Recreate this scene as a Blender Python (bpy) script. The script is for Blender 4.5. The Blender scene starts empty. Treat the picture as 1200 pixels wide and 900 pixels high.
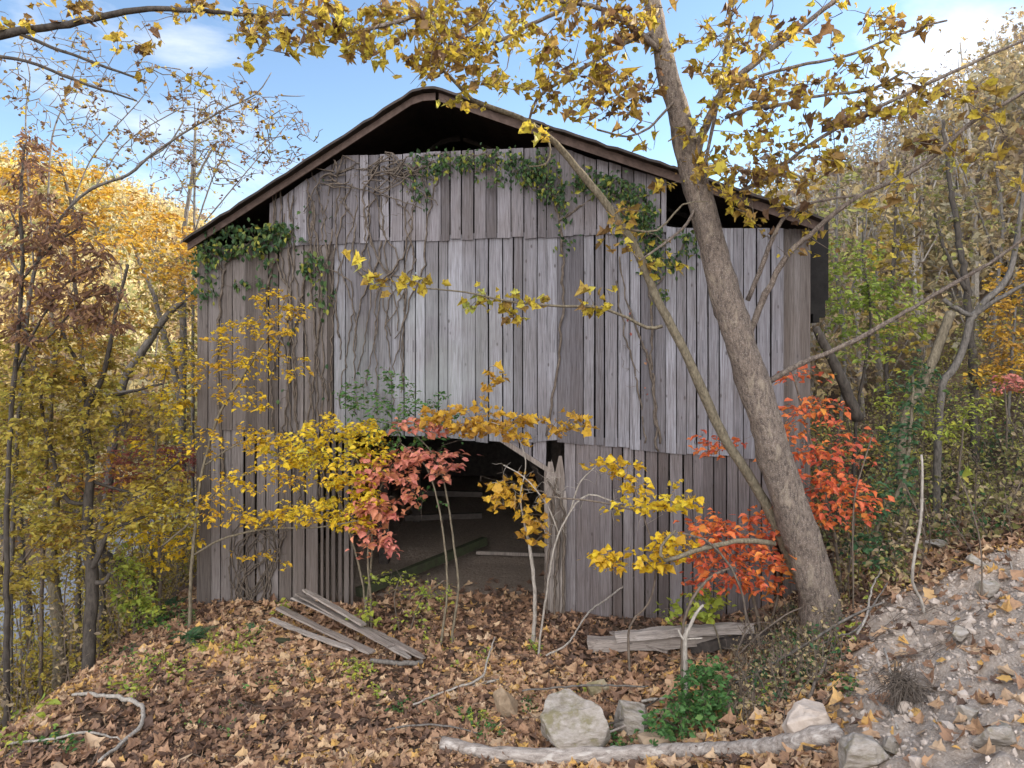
import bpy, math
import numpy as np

RNG = np.random.default_rng(7)
SC = bpy.context.scene
COL = SC.collection
CAM = np.array([0.0, 0.0, 4.9])
FPX, CX, HY = 800.0, 600.0, 400.0        # focal length in photo pixels, centre column, horizon row


# ------------------------------------------------------------------ small maths
def at(px, py, Y):
    return np.array([(px - CX) / FPX * Y, Y, CAM[2] - (py - HY) / FPX * Y])


def unit(v):
    v = np.asarray(v, float)
    return v / np.maximum(np.linalg.norm(v, axis=-1, keepdims=True), 1e-9)


def _hash(ix, iy, seed):
    n = (ix * 374761393 + iy * 668265263 + seed * 1274126177) & 0x7fffffff
    n = ((n ^ (n >> 13)) * 1274126177) & 0x7fffffff
    return ((n ^ (n >> 16)) & 0xffff) / 65535.0


def vnoise(x, y, seed=0):
    x = np.asarray(x, float); y = np.asarray(y, float)
    ix = np.floor(x).astype(np.int64); iy = np.floor(y).astype(np.int64)
    fx = x - ix; fy = y - iy
    fx = fx * fx * (3 - 2 * fx); fy = fy * fy * (3 - 2 * fy)
    a = _hash(ix, iy, seed); b = _hash(ix + 1, iy, seed)
    c = _hash(ix, iy + 1, seed); d = _hash(ix + 1, iy + 1, seed)
    return (a * (1 - fx) + b * fx) * (1 - fy) + (c * (1 - fx) + d * fx) * fy


def fbm(x, y, octaves=4, seed=0):
    s = 0.0; a = 0.5
    for k in range(octaves):
        s = s + a * (vnoise(x * 2 ** k, y * 2 ** k, seed + k) - 0.5)
        a *= 0.5
    return s


def sstep(a, b, x):
    t = np.clip((x - a) / (b - a), 0, 1)
    return t * t * (3 - 2 * t)


# ------------------------------------------------------------------ terrain height
def x_ramp(Y):
    return 1.9 + 0.55 * (np.clip(Y, -4, 14) - 8)


def height(X, Y):
    X = np.asarray(X, float); Y = np.asarray(Y, float)
    r = X - x_ramp(Y)
    soft = np.where(r > 4, r, 0.45 * np.log1p(np.exp(np.clip(r, -20, 5) / 0.45)))
    bank = 0.60 * soft
    bank = 2.6 * np.tanh(bank / 2.6) * (1 - 0.25 * sstep(9.5, 13, Y)) + 0.10 * np.maximum(r - 3, 0)
    hill_r = 0.56 * np.maximum(X - 11 - 0.12 * np.maximum(Y - 14, 0), 0)
    hill_r = 44 * np.tanh(hill_r / 44)
    left = -3.5 * sstep(-6.2 - 0.12 * np.maximum(Y - 12, 0), -11.2, X) - 0.35 * sstep(-5.2, -7.2, X)
    hill_l = 0.62 * np.maximum(-16.5 - X, 0)
    hill_l = 20 * np.tanh(hill_l / 20)
    back = 0.03 * np.maximum(Y - 30, 0)
    z = bank + hill_r + left + hill_l + back
    z = z + 0.10 * fbm(X * 0.9, Y * 0.9, 4, 11) + 0.5 * fbm(X * 0.12, Y * 0.12, 3, 5) * sstep(14, 40, np.abs(X) + Y)
    dirt = dirt_mask(X, Y)
    z = z + dirt * (0.40 * fbm(X * 2.0, Y * 2.0, 5, 23) + 0.26 * fbm(X * 6, Y * 6, 3, 29))
    # earth mound of the barn floor is level
    return z


def dirt_mask(X, Y):
    r = X - x_ramp(Y) + 1.0 * fbm(X * 0.9, Y * 0.9, 3, 41)
    return sstep(1.75, 2.35, r) * (1 - sstep(8.6, 9.8, Y + 0.6 * fbm(X, Y, 3, 43))) * (1 - sstep(9, 11, X))


def G(px, py):
    """Where the ray through a photo pixel meets the ground."""
    d = np.array([(px - CX) / FPX, 1.0, -(py - HY) / FPX])
    t = np.linspace(3.5, 60, 6000)
    p = CAM + t[:, None] * d
    below = p[:, 2] < height(p[:, 0], p[:, 1])
    i = int(np.argmax(below)) if below.any() else 4000
    return p[i].copy()


def drop(x, y, dz=0.0):
    return np.array([x, y, float(height(x, y)) + dz])


# ------------------------------------------------------------------ mesh builder
class MB:
    def __init__(self):
        self.v = []; self.f = {3: [], 4: []}; self.m = {3: [], 4: []}; self.r = []; self.n = 0

    def add(self, verts, faces, rnd=0.5, mi=0):
        verts = np.asarray(verts, float).reshape(-1, 3)
        for fa in (faces if isinstance(faces, (list, tuple)) and len(faces) and isinstance(faces[0], np.ndarray) else [np.asarray(faces, int)]):
            if len(fa):
                self.f[fa.shape[1]].append(fa + self.n); self.m[fa.shape[1]].append(np.full(len(fa), mi))
        r = np.asarray(rnd, float)
        self.r.append(np.full(len(verts), float(r)) if r.ndim == 0 else r)
        self.v.append(verts); self.n += len(verts)

    def build(self, name, mat, parent=None, loc=None, smooth=False):
        me = bpy.data.meshes.new(name)
        V = np.concatenate(self.v)
        if parent is not None:
            loc = np.array(parent.location)
            p = parent.parent
            while p is not None:
                loc = loc + np.array(p.location); p = p.parent
        if loc is None:
            loc = np.array([V[:, 0].mean(), V[:, 1].mean(), V[:, 2].min()])
        V = V - np.asarray(loc)
        me.vertices.add(len(V)); me.vertices.foreach_set('co', V.astype(np.float32).ravel())
        q = np.concatenate(self.f[4]).ravel() if self.f[4] else np.zeros(0, int)
        t = np.concatenate(self.f[3]).ravel() if self.f[3] else np.zeros(0, int)
        li = np.concatenate([q, t]).astype(np.int32)
        nq, nt = len(q) // 4, len(t) // 3
        ls = np.concatenate([np.arange(nq) * 4, nq * 4 + np.arange(nt) * 3]).astype(np.int32)
        me.loops.add(len(li)); me.loops.foreach_set('vertex_index', li)
        me.polygons.add(nq + nt); me.polygons.foreach_set('loop_start', ls)
        me.polygons.foreach_set('use_smooth', np.full(nq + nt, bool(smooth)))
        a = me.attributes.new('rnd', 'FLOAT', 'POINT')
        a.data.foreach_set('value', np.concatenate(self.r).astype(np.float32))
        me.update(calc_edges=True)
        for m_ in (mat if isinstance(mat, (list, tuple)) else [mat]):
            me.materials.append(m_)
        if isinstance(mat, (list, tuple)):
            mi = np.concatenate(self.m[4] + self.m[3]).astype(np.int32)
            me.polygons.foreach_set('material_index', mi)
        o = bpy.data.objects.new(name, me); COL.objects.link(o)
        if parent is None:
            o.location = loc
        else:
            o.parent = parent
        return o


BOXF = np.array([[0, 3, 2, 1], [4, 5, 6, 7], [0, 1, 5, 4], [1, 2, 6, 5], [2, 3, 7, 6], [3, 0, 4, 7]])


def box_pts(o, a, b, c):
    """box from corner o along three edge vectors"""
    o, a, b, c = (np.asarray(x, float) for x in (o, a, b, c))
    return np.array([o, o + a, o + a + b, o + b, o + c, o + a + c, o + a + b + c, o + b + c])


def tag(o, label=None, cat=None, group=None, kind=None):
    if label: o['label'] = label
    if cat: o['category'] = cat
    if group: o['group'] = group
    if kind: o['kind'] = kind
    return o


def root(name, loc, label, cat, group=None):
    o = bpy.data.objects.new(name, None); COL.objects.link(o)
    o.location = [float(x) for x in loc]; o.empty_display_size = 0.2
    return tag(o, label, cat, group)


def smooth_path(pts, step):
    """Catmull-Rom through pts (n, k) sampled about every step (in the first three columns)"""
    pts = np.asarray(pts, float)
    if len(pts) < 2:
        return pts
    P = np.vstack([2 * pts[0] - pts[1], pts, 2 * pts[-1] - pts[-2]])
    out = []
    for i in range(1, len(P) - 2):
        L = np.linalg.norm(P[i + 1, :3] - P[i, :3]); n = max(2, int(L / step))
        t = np.linspace(0, 1, n, endpoint=False)[:, None]
        p0, p1, p2, p3 = P[i - 1], P[i], P[i + 1], P[i + 2]
        out.append(0.5 * (2 * p1 + (p2 - p0) * t + (2 * p0 - 5 * p1 + 4 * p2 - p3) * t ** 2 + (3 * p1 - p0 - 3 * p2 + p3) * t ** 3))
    out.append(pts[-1:])
    return np.vstack(out)


def tube(mb, P, R, k=8, rough=0.0, rnd=0.5, mi=0):
    P = np.asarray(P, float); R = np.broadcast_to(np.asarray(R, float), (len(P),))
    n = len(P)
    T = np.gradient(P, axis=0); T = unit(T)
    ref = np.array([0.3, 0.9, 0.2]) if abs(T[0] @ unit(np.array([0.3, 0.9, 0.2]))) < 0.9 else np.array([1.0, 0, 0])
    N = np.empty_like(P); v = unit(np.cross(T[0], ref))
    for i in range(n):
        v = unit(v - T[i] * (v @ T[i])); N[i] = v
    B = np.cross(T, N)
    ang = np.arange(k) * 2 * math.pi / k
    rr = R[:, None] * np.ones(k)
    if rough:
        a = RNG.uniform(0, 100)
        rr = rr * (1 + rough * (vnoise(np.arange(n)[:, None] * 0.7 + a, np.arange(k)[None, :] * 1.3 + a, 3) - 0.5) * 2)
    V = P[:, None, :] + rr[..., None] * (np.cos(ang)[None, :, None] * N[:, None, :] + np.sin(ang)[None, :, None] * B[:, None, :])
    i = np.arange(n - 1)[:, None] * k; j = np.arange(k)[None, :]; j2 = (j + 1) % k
    F = np.stack([i + j, i + j2, i + k + j2, i + k + j], -1).reshape(-1, 4)
    V = V.reshape(-1, 3)
    V = np.vstack([V, P[-1] + T[-1] * R[-1] * 0.4, P[0] - T[0] * R[0] * 0.2])
    e = n * k
    jj = np.arange(k)
    C1 = np.stack([(n - 1) * k + jj, (n - 1) * k + (jj + 1) % k, np.full(k, e)], -1)
    C0 = np.stack([(jj + 1) % k, jj, np.full(k, e + 1)], -1)
    mb.add(V, [F, C1, C0], rnd, mi)


# ------------------------------------------------------------------ leaves
def tmpl_lobed():
    R = [(.20, -.10), (.40, .02), (.37, .20), (.60, .44), (.40, .52), (.25, .76)]
    out = [(0, 0)] + R + [(0.03, 1.02)] + [(-x * .96, y + .02) for x, y in R[::-1]]
    v = np.array([(x, y, 0.55 * x * x - 0.12 * y * y) for x, y in out] + [(0, .34, -.06)])
    m = len(out)
    f = np.array([[m, i, (i + 1) % m] for i in range(m)])
    return v, [f]


def tmpl_oval(w=.30, fold=.10):
    v = np.array([(0, 0, 0), (w * .8, .28, fold), (w, .58, fold), (0, 1, -.12), (-w, .58, fold), (-w * .8, .28, fold), (0, .5, 0)])
    f = np.array([[0, 1, 2, 6], [6, 2, 3, 4], [0, 6, 4, 5]])
    return v, [f]


def tmpl_leaflet():
    return np.array([(0, 0, 0), (.17, .4, .05), (0, 1, -.1), (-.17, .4, .05)]), [np.array([[0, 1, 2, 3]])]


def tmpl_tuft():
    v = np.array([(0, 0, 0), (.34, .35, .08), (.10, .95, -.05), (-.30, .55, .1), (.05, .1, .1), (.62, .75, -.08), (.1, 1.1, .2), (-.55, .1, .25), (-.62, .6, .1)])
    f = np.array([[0, 1, 2, 3]]); t = np.array([[4, 5, 6], [0, 7, 8]])
    return v, [f, t]


LOBED, OVAL, ROUND, LEAFLET, TUFT = tmpl_lobed(), tmpl_oval(), tmpl_oval(.40, .08), tmpl_leaflet(), tmpl_tuft()


def leaves(mb, tm, pos, ydir, nrm, size, rnd, curl=0.0, rng=RNG):
    V, F = tm
    N = len(pos)
    if N == 0:
        return
    y = unit(ydir); n = unit(nrm - y * np.sum(nrm * y, 1, keepdims=True)); x = np.cross(y, n)
    s = np.broadcast_to(np.asarray(size, float), (N,))[:, None, None]
    zz = V[None, :, 2] * (1 + curl * rng.uniform(-2.5, 3.5, N)[:, None]) if curl else np.broadcast_to(V[None, :, 2], (N, len(V)))
    wx = V[None, :, 0] * rng.uniform(.75, 1.1, N)[:, None]
    W = pos[:, None, :] + s * (wx[..., None] * x[:, None, :] + V[None, :, 1, None] * y[:, None, :] + zz[..., None] * n[:, None, :])
    off = (np.arange(N) * len(V))[:, None, None]
    mb.add(W.reshape(-1, 3), [(f[None] + off).reshape(-1, f.shape[1]) for f in F], np.repeat(rnd, len(V)))


def rand_dirs(n, rng, up=0.0):
    d = rng.normal(size=(n, 3)); d[:, 2] += up
    return unit(d)


# ------------------------------------------------------------------ materials
def new_mat(name):
    m = bpy.data.materials.new(name); m.use_nodes = True
    nt = m.node_tree; nt.nodes.clear()
    out = nt.nodes.new('ShaderNodeOutputMaterial')
    return m, nt, out


def nd(nt, typ, ins=None, **kw):
    n = nt.nodes.new(typ)
    for k, v in kw.items():
        setattr(n, k, v)
    for k, v in (ins or {}).items():
        if isinstance(v, bpy.types.NodeSocket):
            nt.links.new(v, n.inputs[k])
        else:
            n.inputs[k].default_value = v
    return n


def ramp(nt, fac, stops, mode='LINEAR'):
    n = nt.nodes.new('ShaderNodeValToRGB'); n.color_ramp.interpolation = mode
    el = n.color_ramp.elements
    while len(el) < len(stops):
        el.new(0.5)
    for e, (p, c) in zip(el, stops):
        e.position = p
        e.color = (*c, 1) if len(c) == 3 else c
    nt.links.new(fac, n.inputs['Fac'])
    return n.outputs['Color']


def mixc(nt, fac, a, b, mode='MIX'):
    n = nt.nodes.new('ShaderNodeMix'); n.data_type = 'RGBA'; n.blend_type = mode
    for s, v in ((n.inputs[0], fac), (n.inputs[6], a), (n.inputs[7], b)):
        if isinstance(v, bpy.types.NodeSocket):
            nt.links.new(v, s)
        else:
            s.default_value = v if not isinstance(v, tuple) or len(v) == 4 else (*v, 1)
    return n.outputs[2]


def math_n(nt, op, a, b=0.0, clamp=False):
    n = nt.nodes.new('ShaderNodeMath'); n.operation = op; n.use_clamp = clamp
    for s, v in ((n.inputs[0], a), (n.inputs[1], b)):
        if isinstance(v, bpy.types.NodeSocket):
            nt.links.new(v, s)
        else:
            s.default_value = v
    return n.outputs[0]


def leaf_mat(name, cols, trans=0.35, spots=0.0, spotcol=(.10, .05, .025), rough=.55):
    m, nt, out = new_mat(name)
    at_ = nd(nt, 'ShaderNodeAttribute', attribute_name='rnd')
    n = len(cols)
    c = ramp(nt, at_.outputs['Fac'], [(i / max(n - 1, 1), k) for i, k in enumerate(cols)])
    if spots:
        tc = nd(nt, 'ShaderNodeTexCoord')
        nz = nd(nt, 'ShaderNodeTexNoise', {'Vector': tc.outputs['Object'], 'Scale': 22.0, 'Detail': 3.0})
        f = ramp(nt, nz.outputs['Fac'], [(.5, (0, 0, 0)), (.66, (spots, spots, spots))])
        c = mixc(nt, f, c, spotcol)
    p = nd(nt, 'ShaderNodeBsdfPrincipled', {'Base Color': c, 'Roughness': rough, 'Specular IOR Level': .3})
    t = nd(nt, 'ShaderNodeBsdfTranslucent', {'Color': c})
    mx = nd(nt, 'ShaderNodeMixShader', {0: trans, 1: p.outputs[0], 2: t.outputs[0]})
    nt.links.new(mx.outputs[0], out.inputs[0])
    return m


def bark_mat(name, a, b, scale=14.0, patch=None, bump=.5, grain=(1, 1, .35)):
    m, nt, out = new_mat(name)
    tc = nd(nt, 'ShaderNodeTexCoord')
    mp = nd(nt, 'ShaderNodeMapping', {'Vector': tc.outputs['Object'], 'Scale': grain})
    n1 = nd(nt, 'ShaderNodeTexNoise', {'Vector': mp.outputs[0], 'Scale': scale, 'Detail': 6.0, 'Roughness': .65})
    c = ramp(nt, n1.outputs['Fac'], [(.32, a), (.68, b)])
    if patch:
        v = nd(nt, 'ShaderNodeTexNoise', {'Vector': mp.outputs[0], 'Scale': 11.0, 'Detail': 7.0, 'Distortion': .8})
        f = ramp(nt, v.outputs['Fac'], [(.56, (0, 0, 0)), (.64, (.6, .6, .6))])
        c = mixc(nt, f, c, patch)
        fl = nd(nt, 'ShaderNodeTexVoronoi', {'Vector': tc.outputs['Object'], 'Scale': 55.0})
        f2 = ramp(nt, fl.outputs['Distance'], [(.16, (1, 1, 1)), (.34, (0, 0, 0))])
        c = mixc(nt, math_n(nt, 'MULTIPLY', f2, .55), c, (.45, .40, .36))
    bp = nd(nt, 'ShaderNodeBump', {'Height': n1.outputs['Fac'], 'Strength': bump, 'Distance': .03})
    p = nd(nt, 'ShaderNodeBsdfPrincipled', {'Base Color': c, 'Roughness': .9, 'Normal': bp.outputs[0], 'Specular IOR Level': .2})
    nt.links.new(p.outputs[0], out.inputs[0])
    return m


def wood_mat(name, lo, mid, hi, green=.0, brown=.3, nails=None, nailmask=None):
    """old unpainted boards: tone per board, grain along z, saw marks, knots, stains"""
    m, nt, out = new_mat(name)
    tc = nd(nt, 'ShaderNodeTexCoord')
    rn = nd(nt, 'ShaderNodeAttribute', attribute_name='rnd').outputs['Fac']
    sh = nd(nt, 'ShaderNodeCombineXYZ', {0: math_n(nt, 'MULTIPLY', rn, 37.0), 1: 0.0, 2: math_n(nt, 'MULTIPLY', rn, 91.0)})
    vec = nd(nt, 'ShaderNodeVectorMath', {0: tc.outputs['Object'], 1: sh.outputs[0]}, operation='ADD').outputs[0]
    base = ramp(nt, rn, [(0, lo), (.5, mid), (1, hi)])
    mp = nd(nt, 'ShaderNodeMapping', {'Vector': vec, 'Scale': (62, 62, 1.5)})
    g = nd(nt, 'ShaderNodeTexNoise', {'Vector': mp.outputs[0], 'Scale': 1.6, 'Detail': 7.0, 'Roughness': .68, 'Distortion': .6})
    gc = ramp(nt, g.outputs['Fac'], [(.30, (.34, .32, .32)), (.48, (.92, .92, .92)), (.72, (1.4, 1.4, 1.42))])
    c = mixc(nt, 1.0, base, gc, 'MULTIPLY')
    # cathedral figure
    mp2 = nd(nt, 'ShaderNodeMapping', {'Vector': vec, 'Scale': (34, 34, .9)})
    g2 = nd(nt, 'ShaderNodeTexNoise', {'Vector': mp2.outputs[0], 'Scale': 1.0, 'Detail': 3.0, 'Distortion': 1.5})
    c = mixc(nt, .6, c, ramp(nt, g2.outputs['Fac'], [(.33, (.45, .42, .41)), (.5, (1, 1, 1)), (.75, (1.15, 1.15, 1.2))]), 'MULTIPLY')
    # saw marks
    w = nd(nt, 'ShaderNodeTexWave', {'Vector': vec, 'Scale': 26.0, 'Distortion': 3.0, 'Detail': 2.0, 'Detail Scale': .8}, bands_direction='Z')
    c = mixc(nt, .3, c, ramp(nt, w.outputs['Fac'], [(.2, (.55, .55, .55)), (.8, (1.15, 1.15, 1.15))]), 'MULTIPLY')
    # knots
    mp3 = nd(nt, 'ShaderNodeMapping', {'Vector': vec, 'Scale': (5, 5, 2.4)})
    k = nd(nt, 'ShaderNodeTexVoronoi', {'Vector': mp3.outputs[0], 'Scale': 1.0})
    c = mixc(nt, ramp(nt, k.outputs['Distance'], [(.05, (.8, .8, .8)), (.11, (0, 0, 0))]), c, (.06, .05, .05))
    # large damp stains
    st = nd(nt, 'ShaderNodeTexNoise', {'Vector': tc.outputs['Object'], 'Scale': .7, 'Detail': 5.0, 'Roughness': .6})
    c = mixc(nt, math_n(nt, 'MULTIPLY', ramp(nt, st.outputs['Fac'], [(.45, (0, 0, 0)), (.68, (1, 1, 1))]), brown), c, (.115, .088, .072))
    mps = nd(nt, 'ShaderNodeMapping', {'Vector': tc.outputs['Object'], 'Scale': (9, 9, .55)})
    st2 = nd(nt, 'ShaderNodeTexNoise', {'Vector': mps.outputs[0], 'Scale': 1.0, 'Detail': 4.0})
    c = mixc(nt, ramp(nt, st2.outputs['Fac'], [(.58, (0, 0, 0)), (.74, (.55, .55, .55))]), c, (.085, .072, .07))
    if green:
        gn = nd(nt, 'ShaderNodeTexNoise', {'Vector': tc.outputs['Object'], 'Scale': 1.1, 'Detail': 4.0})
        d = nd(nt, 'ShaderNodeVectorMath', {0: tc.outputs['Object'], 1: (-1.7, 0.0, 4.2)}, operation='DISTANCE').outputs['Value']
        dd = math_n(nt, 'SUBTRACT', 1.0, math_n(nt, 'DIVIDE', d, 2.6), clamp=True)
        f = math_n(nt, 'MULTIPLY', math_n(nt, 'MULTIPLY', dd, ramp(nt, gn.outputs['Fac'], [(.35, (0, 0, 0)), (.6, (1, 1, 1))])), green)
        c = mixc(nt, f, c, (.30, .335, .325))
    if nails is not None:
        sx = nd(nt, 'ShaderNodeSeparateXYZ', {0: tc.outputs['Object']})
        for zr in nails:
            up = math_n(nt, 'SUBTRACT', zr, sx.outputs[2])
            inb = math_n(nt, 'MULTIPLY', math_n(nt, 'GREATER_THAN', up, 0.0), math_n(nt, 'LESS_THAN', up, .22))
            mpn = nd(nt, 'ShaderNodeMapping', {'Vector': tc.outputs['Object'], 'Scale': (28, 1, .6)})
            nn = nd(nt, 'ShaderNodeTexNoise', {'Vector': mpn.outputs[0], 'Scale': 1.0, 'Detail': 1.0})
            f = math_n(nt, 'MULTIPLY', inb, ramp(nt, nn.outputs['Fac'], [(.60, (0, 0, 0)), (.68, (.5, .5, .5))]))
            c = mixc(nt, f, c, (.05, .045, .05))
    bp = nd(nt, 'ShaderNodeBump', {'Height': g.outputs['Fac'], 'Strength': .55, 'Distance': .012})
    p = nd(nt, 'ShaderNodeBsdfPrincipled', {'Base Color': c, 'Roughness': .82, 'Normal': bp.outputs[0], 'Specular IOR Level': .25})
    nt.links.new(p.outputs[0], out.inputs[0])
    return m


def plain_mat(name, cols, scale=6.0, rough=.9, bump=.4, metal=0.0, detail=6.0, grain=(1, 1, 1), moss=None):
    m, nt, out = new_mat(name)
    tc = nd(nt, 'ShaderNodeTexCoord')
    mp = nd(nt, 'ShaderNodeMapping', {'Vector': tc.outputs['Object'], 'Scale': grain, 'Rotation': (.25, .2, 0)})
    n1 = nd(nt, 'ShaderNodeTexNoise', {'Vector': mp.outputs[0], 'Scale': scale, 'Detail': detail, 'Roughness': .66})
    k = len(cols)
    c = ramp(nt, n1.outputs['Fac'], [(.28 + .44 * i / max(k - 1, 1), x) for i, x in enumerate(cols)])
    if moss:
        m2 = nd(nt, 'ShaderNodeTexNoise', {'Vector': tc.outputs['Object'], 'Scale': 4.5, 'Detail': 6.0, 'Roughness': .7})
        c = mixc(nt, ramp(nt, m2.outputs['Fac'], [(.5, (0, 0, 0)), (.62, (.8, .8, .8))]), c, moss)
    bp = nd(nt, 'ShaderNodeBump', {'Height': n1.outputs['Fac'], 'Strength': bump, 'Distance': .03})
    p = nd(nt, 'ShaderNodeBsdfPrincipled', {'Base Color': c, 'Roughness': rough, 'Metallic': metal, 'Normal': bp.outputs[0], 'Specular IOR Level': .25})
    nt.links.new(p.outputs[0], out.inputs[0])
    return m


# leaves
M = {}
M['syc'] = leaf_mat('sycamore_leaf', [(.09, .05, .035), (.18, .10, .05), (.32, .20, .055), (.48, .34, .05), (.60, .47, .05), (.58, .52, .09), (.40, .44, .09)], .42, .8)
M['yellow'] = leaf_mat('yellow_leaf', [(.46, .24, .03), (.62, .39, .03), (.76, .53, .03), (.76, .58, .05), (.52, .48, .06)], .38, .2)
M['orange'] = leaf_mat('orange_leaf', [(.28, .15, .05), (.50, .27, .045), (.64, .39, .04), (.66, .47, .06)], .36, .3)
M['gold'] = leaf_mat('gold_leaf', [(.15, .10, .05), (.30, .21, .05), (.44, .33, .05), (.44, .38, .07), (.24, .26, .06)], .38, .35)
M['red'] = leaf_mat('red_leaf', [(.52, .09, .07), (.68, .15, .08), (.78, .23, .06), (.74, .36, .06)], .38, .2)
M['pink'] = leaf_mat('pink_red_leaf', [(.52, .15, .14), (.66, .24, .20), (.62, .25, .15), (.62, .30, .11)], .3, .15)
M['crimson'] = leaf_mat('crimson_leaf', [(.24, .09, .08), (.38, .12, .10), (.44, .15, .10), (.34, .19, .09)], .35)
M['plum'] = leaf_mat('plum_brown_leaf', [(.10, .055, .045), (.17, .09, .06), (.24, .13, .065), (.36, .21, .06)], .35)
M['olive'] = leaf_mat('olive_leaf', [(.13, .10, .06), (.20, .17, .07), (.24, .25, .08), (.36, .34, .09), (.44, .37, .08)], .35)
M['tan'] = leaf_mat('tan_leaf', [(.16, .12, .09), (.26, .20, .13), (.36, .28, .17), (.44, .34, .16), (.28, .27, .13)], .3)
M['green'] = leaf_mat('green_leaf', [(.035, .085, .025), (.05, .13, .035), (.08, .18, .05), (.16, .26, .05)], .3)
M['ivy'] = leaf_mat('ivy_leaf', [(.025, .06, .022), (.04, .085, .03), (.065, .125, .035), (.13, .17, .04), (.30, .28, .04)], .25)
M['lime'] = leaf_mat('lime_leaf', [(.18, .26, .05), (.32, .38, .06), (.46, .44, .06)], .38)
M['fern'] = leaf_mat('fern_leaf', [(.03, .08, .035), (.05, .12, .05), (.08, .15, .05)], .3)
M['hill_gold'] = leaf_mat('hill_gold_leaf', [(.22, .15, .10), (.40, .27, .12), (.56, .43, .17), (.66, .53, .26), (.70, .60, .38), (.50, .46, .20), (.28, .29, .12)], .4)
M['hill_tan'] = leaf_mat('hill_tan_leaf', [(.22, .17, .14), (.34, .26, .17), (.46, .34, .18), (.52, .39, .18), (.40, .34, .20), (.30, .27, .18)], .38)
M['litter'] = leaf_mat('fallen_leaf', [(.085, .05, .035), (.17, .095, .06), (.28, .16, .095), (.38, .225, .135), (.44, .27, .15), (.52, .37, .24), (.56, .33, .10)], .12, .45, (.13, .085, .065), .65)
# bark
M['sycbark'] = bark_mat('sycamore_bark', (.075, .06, .052), (.25, .20, .165), 30, patch=(.31, .26, .20), bump=1.3)
M['stembark'] = bark_mat('olive_grey_bark', (.085, .07, .05), (.24, .205, .145), 34, bump=.8)
M['darkbark'] = bark_mat('dark_bark', (.035, .03, .026), (.10, .085, .072), 18)
M['greybark'] = bark_mat('grey_bark', (.065, .058, .052), (.20, .18, .16), 26)
M['palebark'] = bark_mat('pale_bark', (.20, .175, .15), (.46, .42, .37), 30, bump=.8)
M['twig'] = bark_mat('brown_twig', (.07, .055, .045), (.20, .16, .125), 30)
M['deadvine'] = bark_mat('dead_vine', (.06, .048, .04), (.19, .155, .125), 30)
M['log'] = bark_mat('bleached_log', (.17, .14, .12), (.44, .39, .35), 20, patch=(.60, .555, .51), bump=1.0, grain=(.28, 1, 1))
# wood
zr = CAM[2] - (395 - 400) / 800 * 12.3
M['wood_up'] = wood_mat('upper_boards', (.10, .09, .095), (.185, .172, .185), (.27, .258, .28), green=.25, brown=.40)
M['wood_mid'] = wood_mat('middle_boards', (.115, .107, .117), (.20, .194, .212), (.285, .283, .312), green=.5, brown=.3, nails=[4.92])
M['wood_low'] = wood_mat('lower_boards', (.10, .084, .084), (.168, .147, .15), (.24, .22, .228), brown=.40)
M['wood_brown'] = wood_mat('weathered_brown_boards', (.085, .071, .063), (.145, .124, .113), (.215, .192, .185), brown=.40)  # the boards' own browner tone, from weathering and dirt
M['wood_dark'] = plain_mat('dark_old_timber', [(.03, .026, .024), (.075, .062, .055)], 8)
M['fascia'] = plain_mat('brown_fascia_board', [(.065, .045, .038), (.14, .10, .085)], 9)
M['plank'] = wood_mat('loose_plank', (.20, .165, .145), (.29, .25, .22), (.38, .34, .31), brown=.45)
M['tin'] = plain_mat('rusted_dark_tin', [(.025, .022, .022), (.06, .045, .038)], 5, rough=.6, metal=.3)
M['flap_black'] = plain_mat('near_black_flap', [(.010, .009, .009), (.022, .020, .019)], 5, rough=.95)  # near-black colour for the panel under the right eave
M['mossbeam'] = plain_mat('mossy_beam', [(.03, .027, .02), (.045, .058, .026)], 7)
M['rock'] = plain_mat('limestone', [(.15, .125, .08), (.29, .255, .22), (.42, .385, .35)], 7, bump=1.0, detail=10, grain=(1, 1, 3.2), moss=(.17, .15, .075))
M['rock_moss'] = plain_mat('mossy_stone', [(.13, .12, .05), (.24, .20, .12), (.36, .31, .24)], 6, bump=.8)
M['rock_tan'] = plain_mat('tan_stone', [(.20, .14, .09), (.34, .26, .18)], 7, bump=.8)
M['pebble'] = plain_mat('pale_pebble', [(.29, .23, .185), (.43, .36, .305), (.57, .50, .44)], 4, bump=.4)

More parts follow.
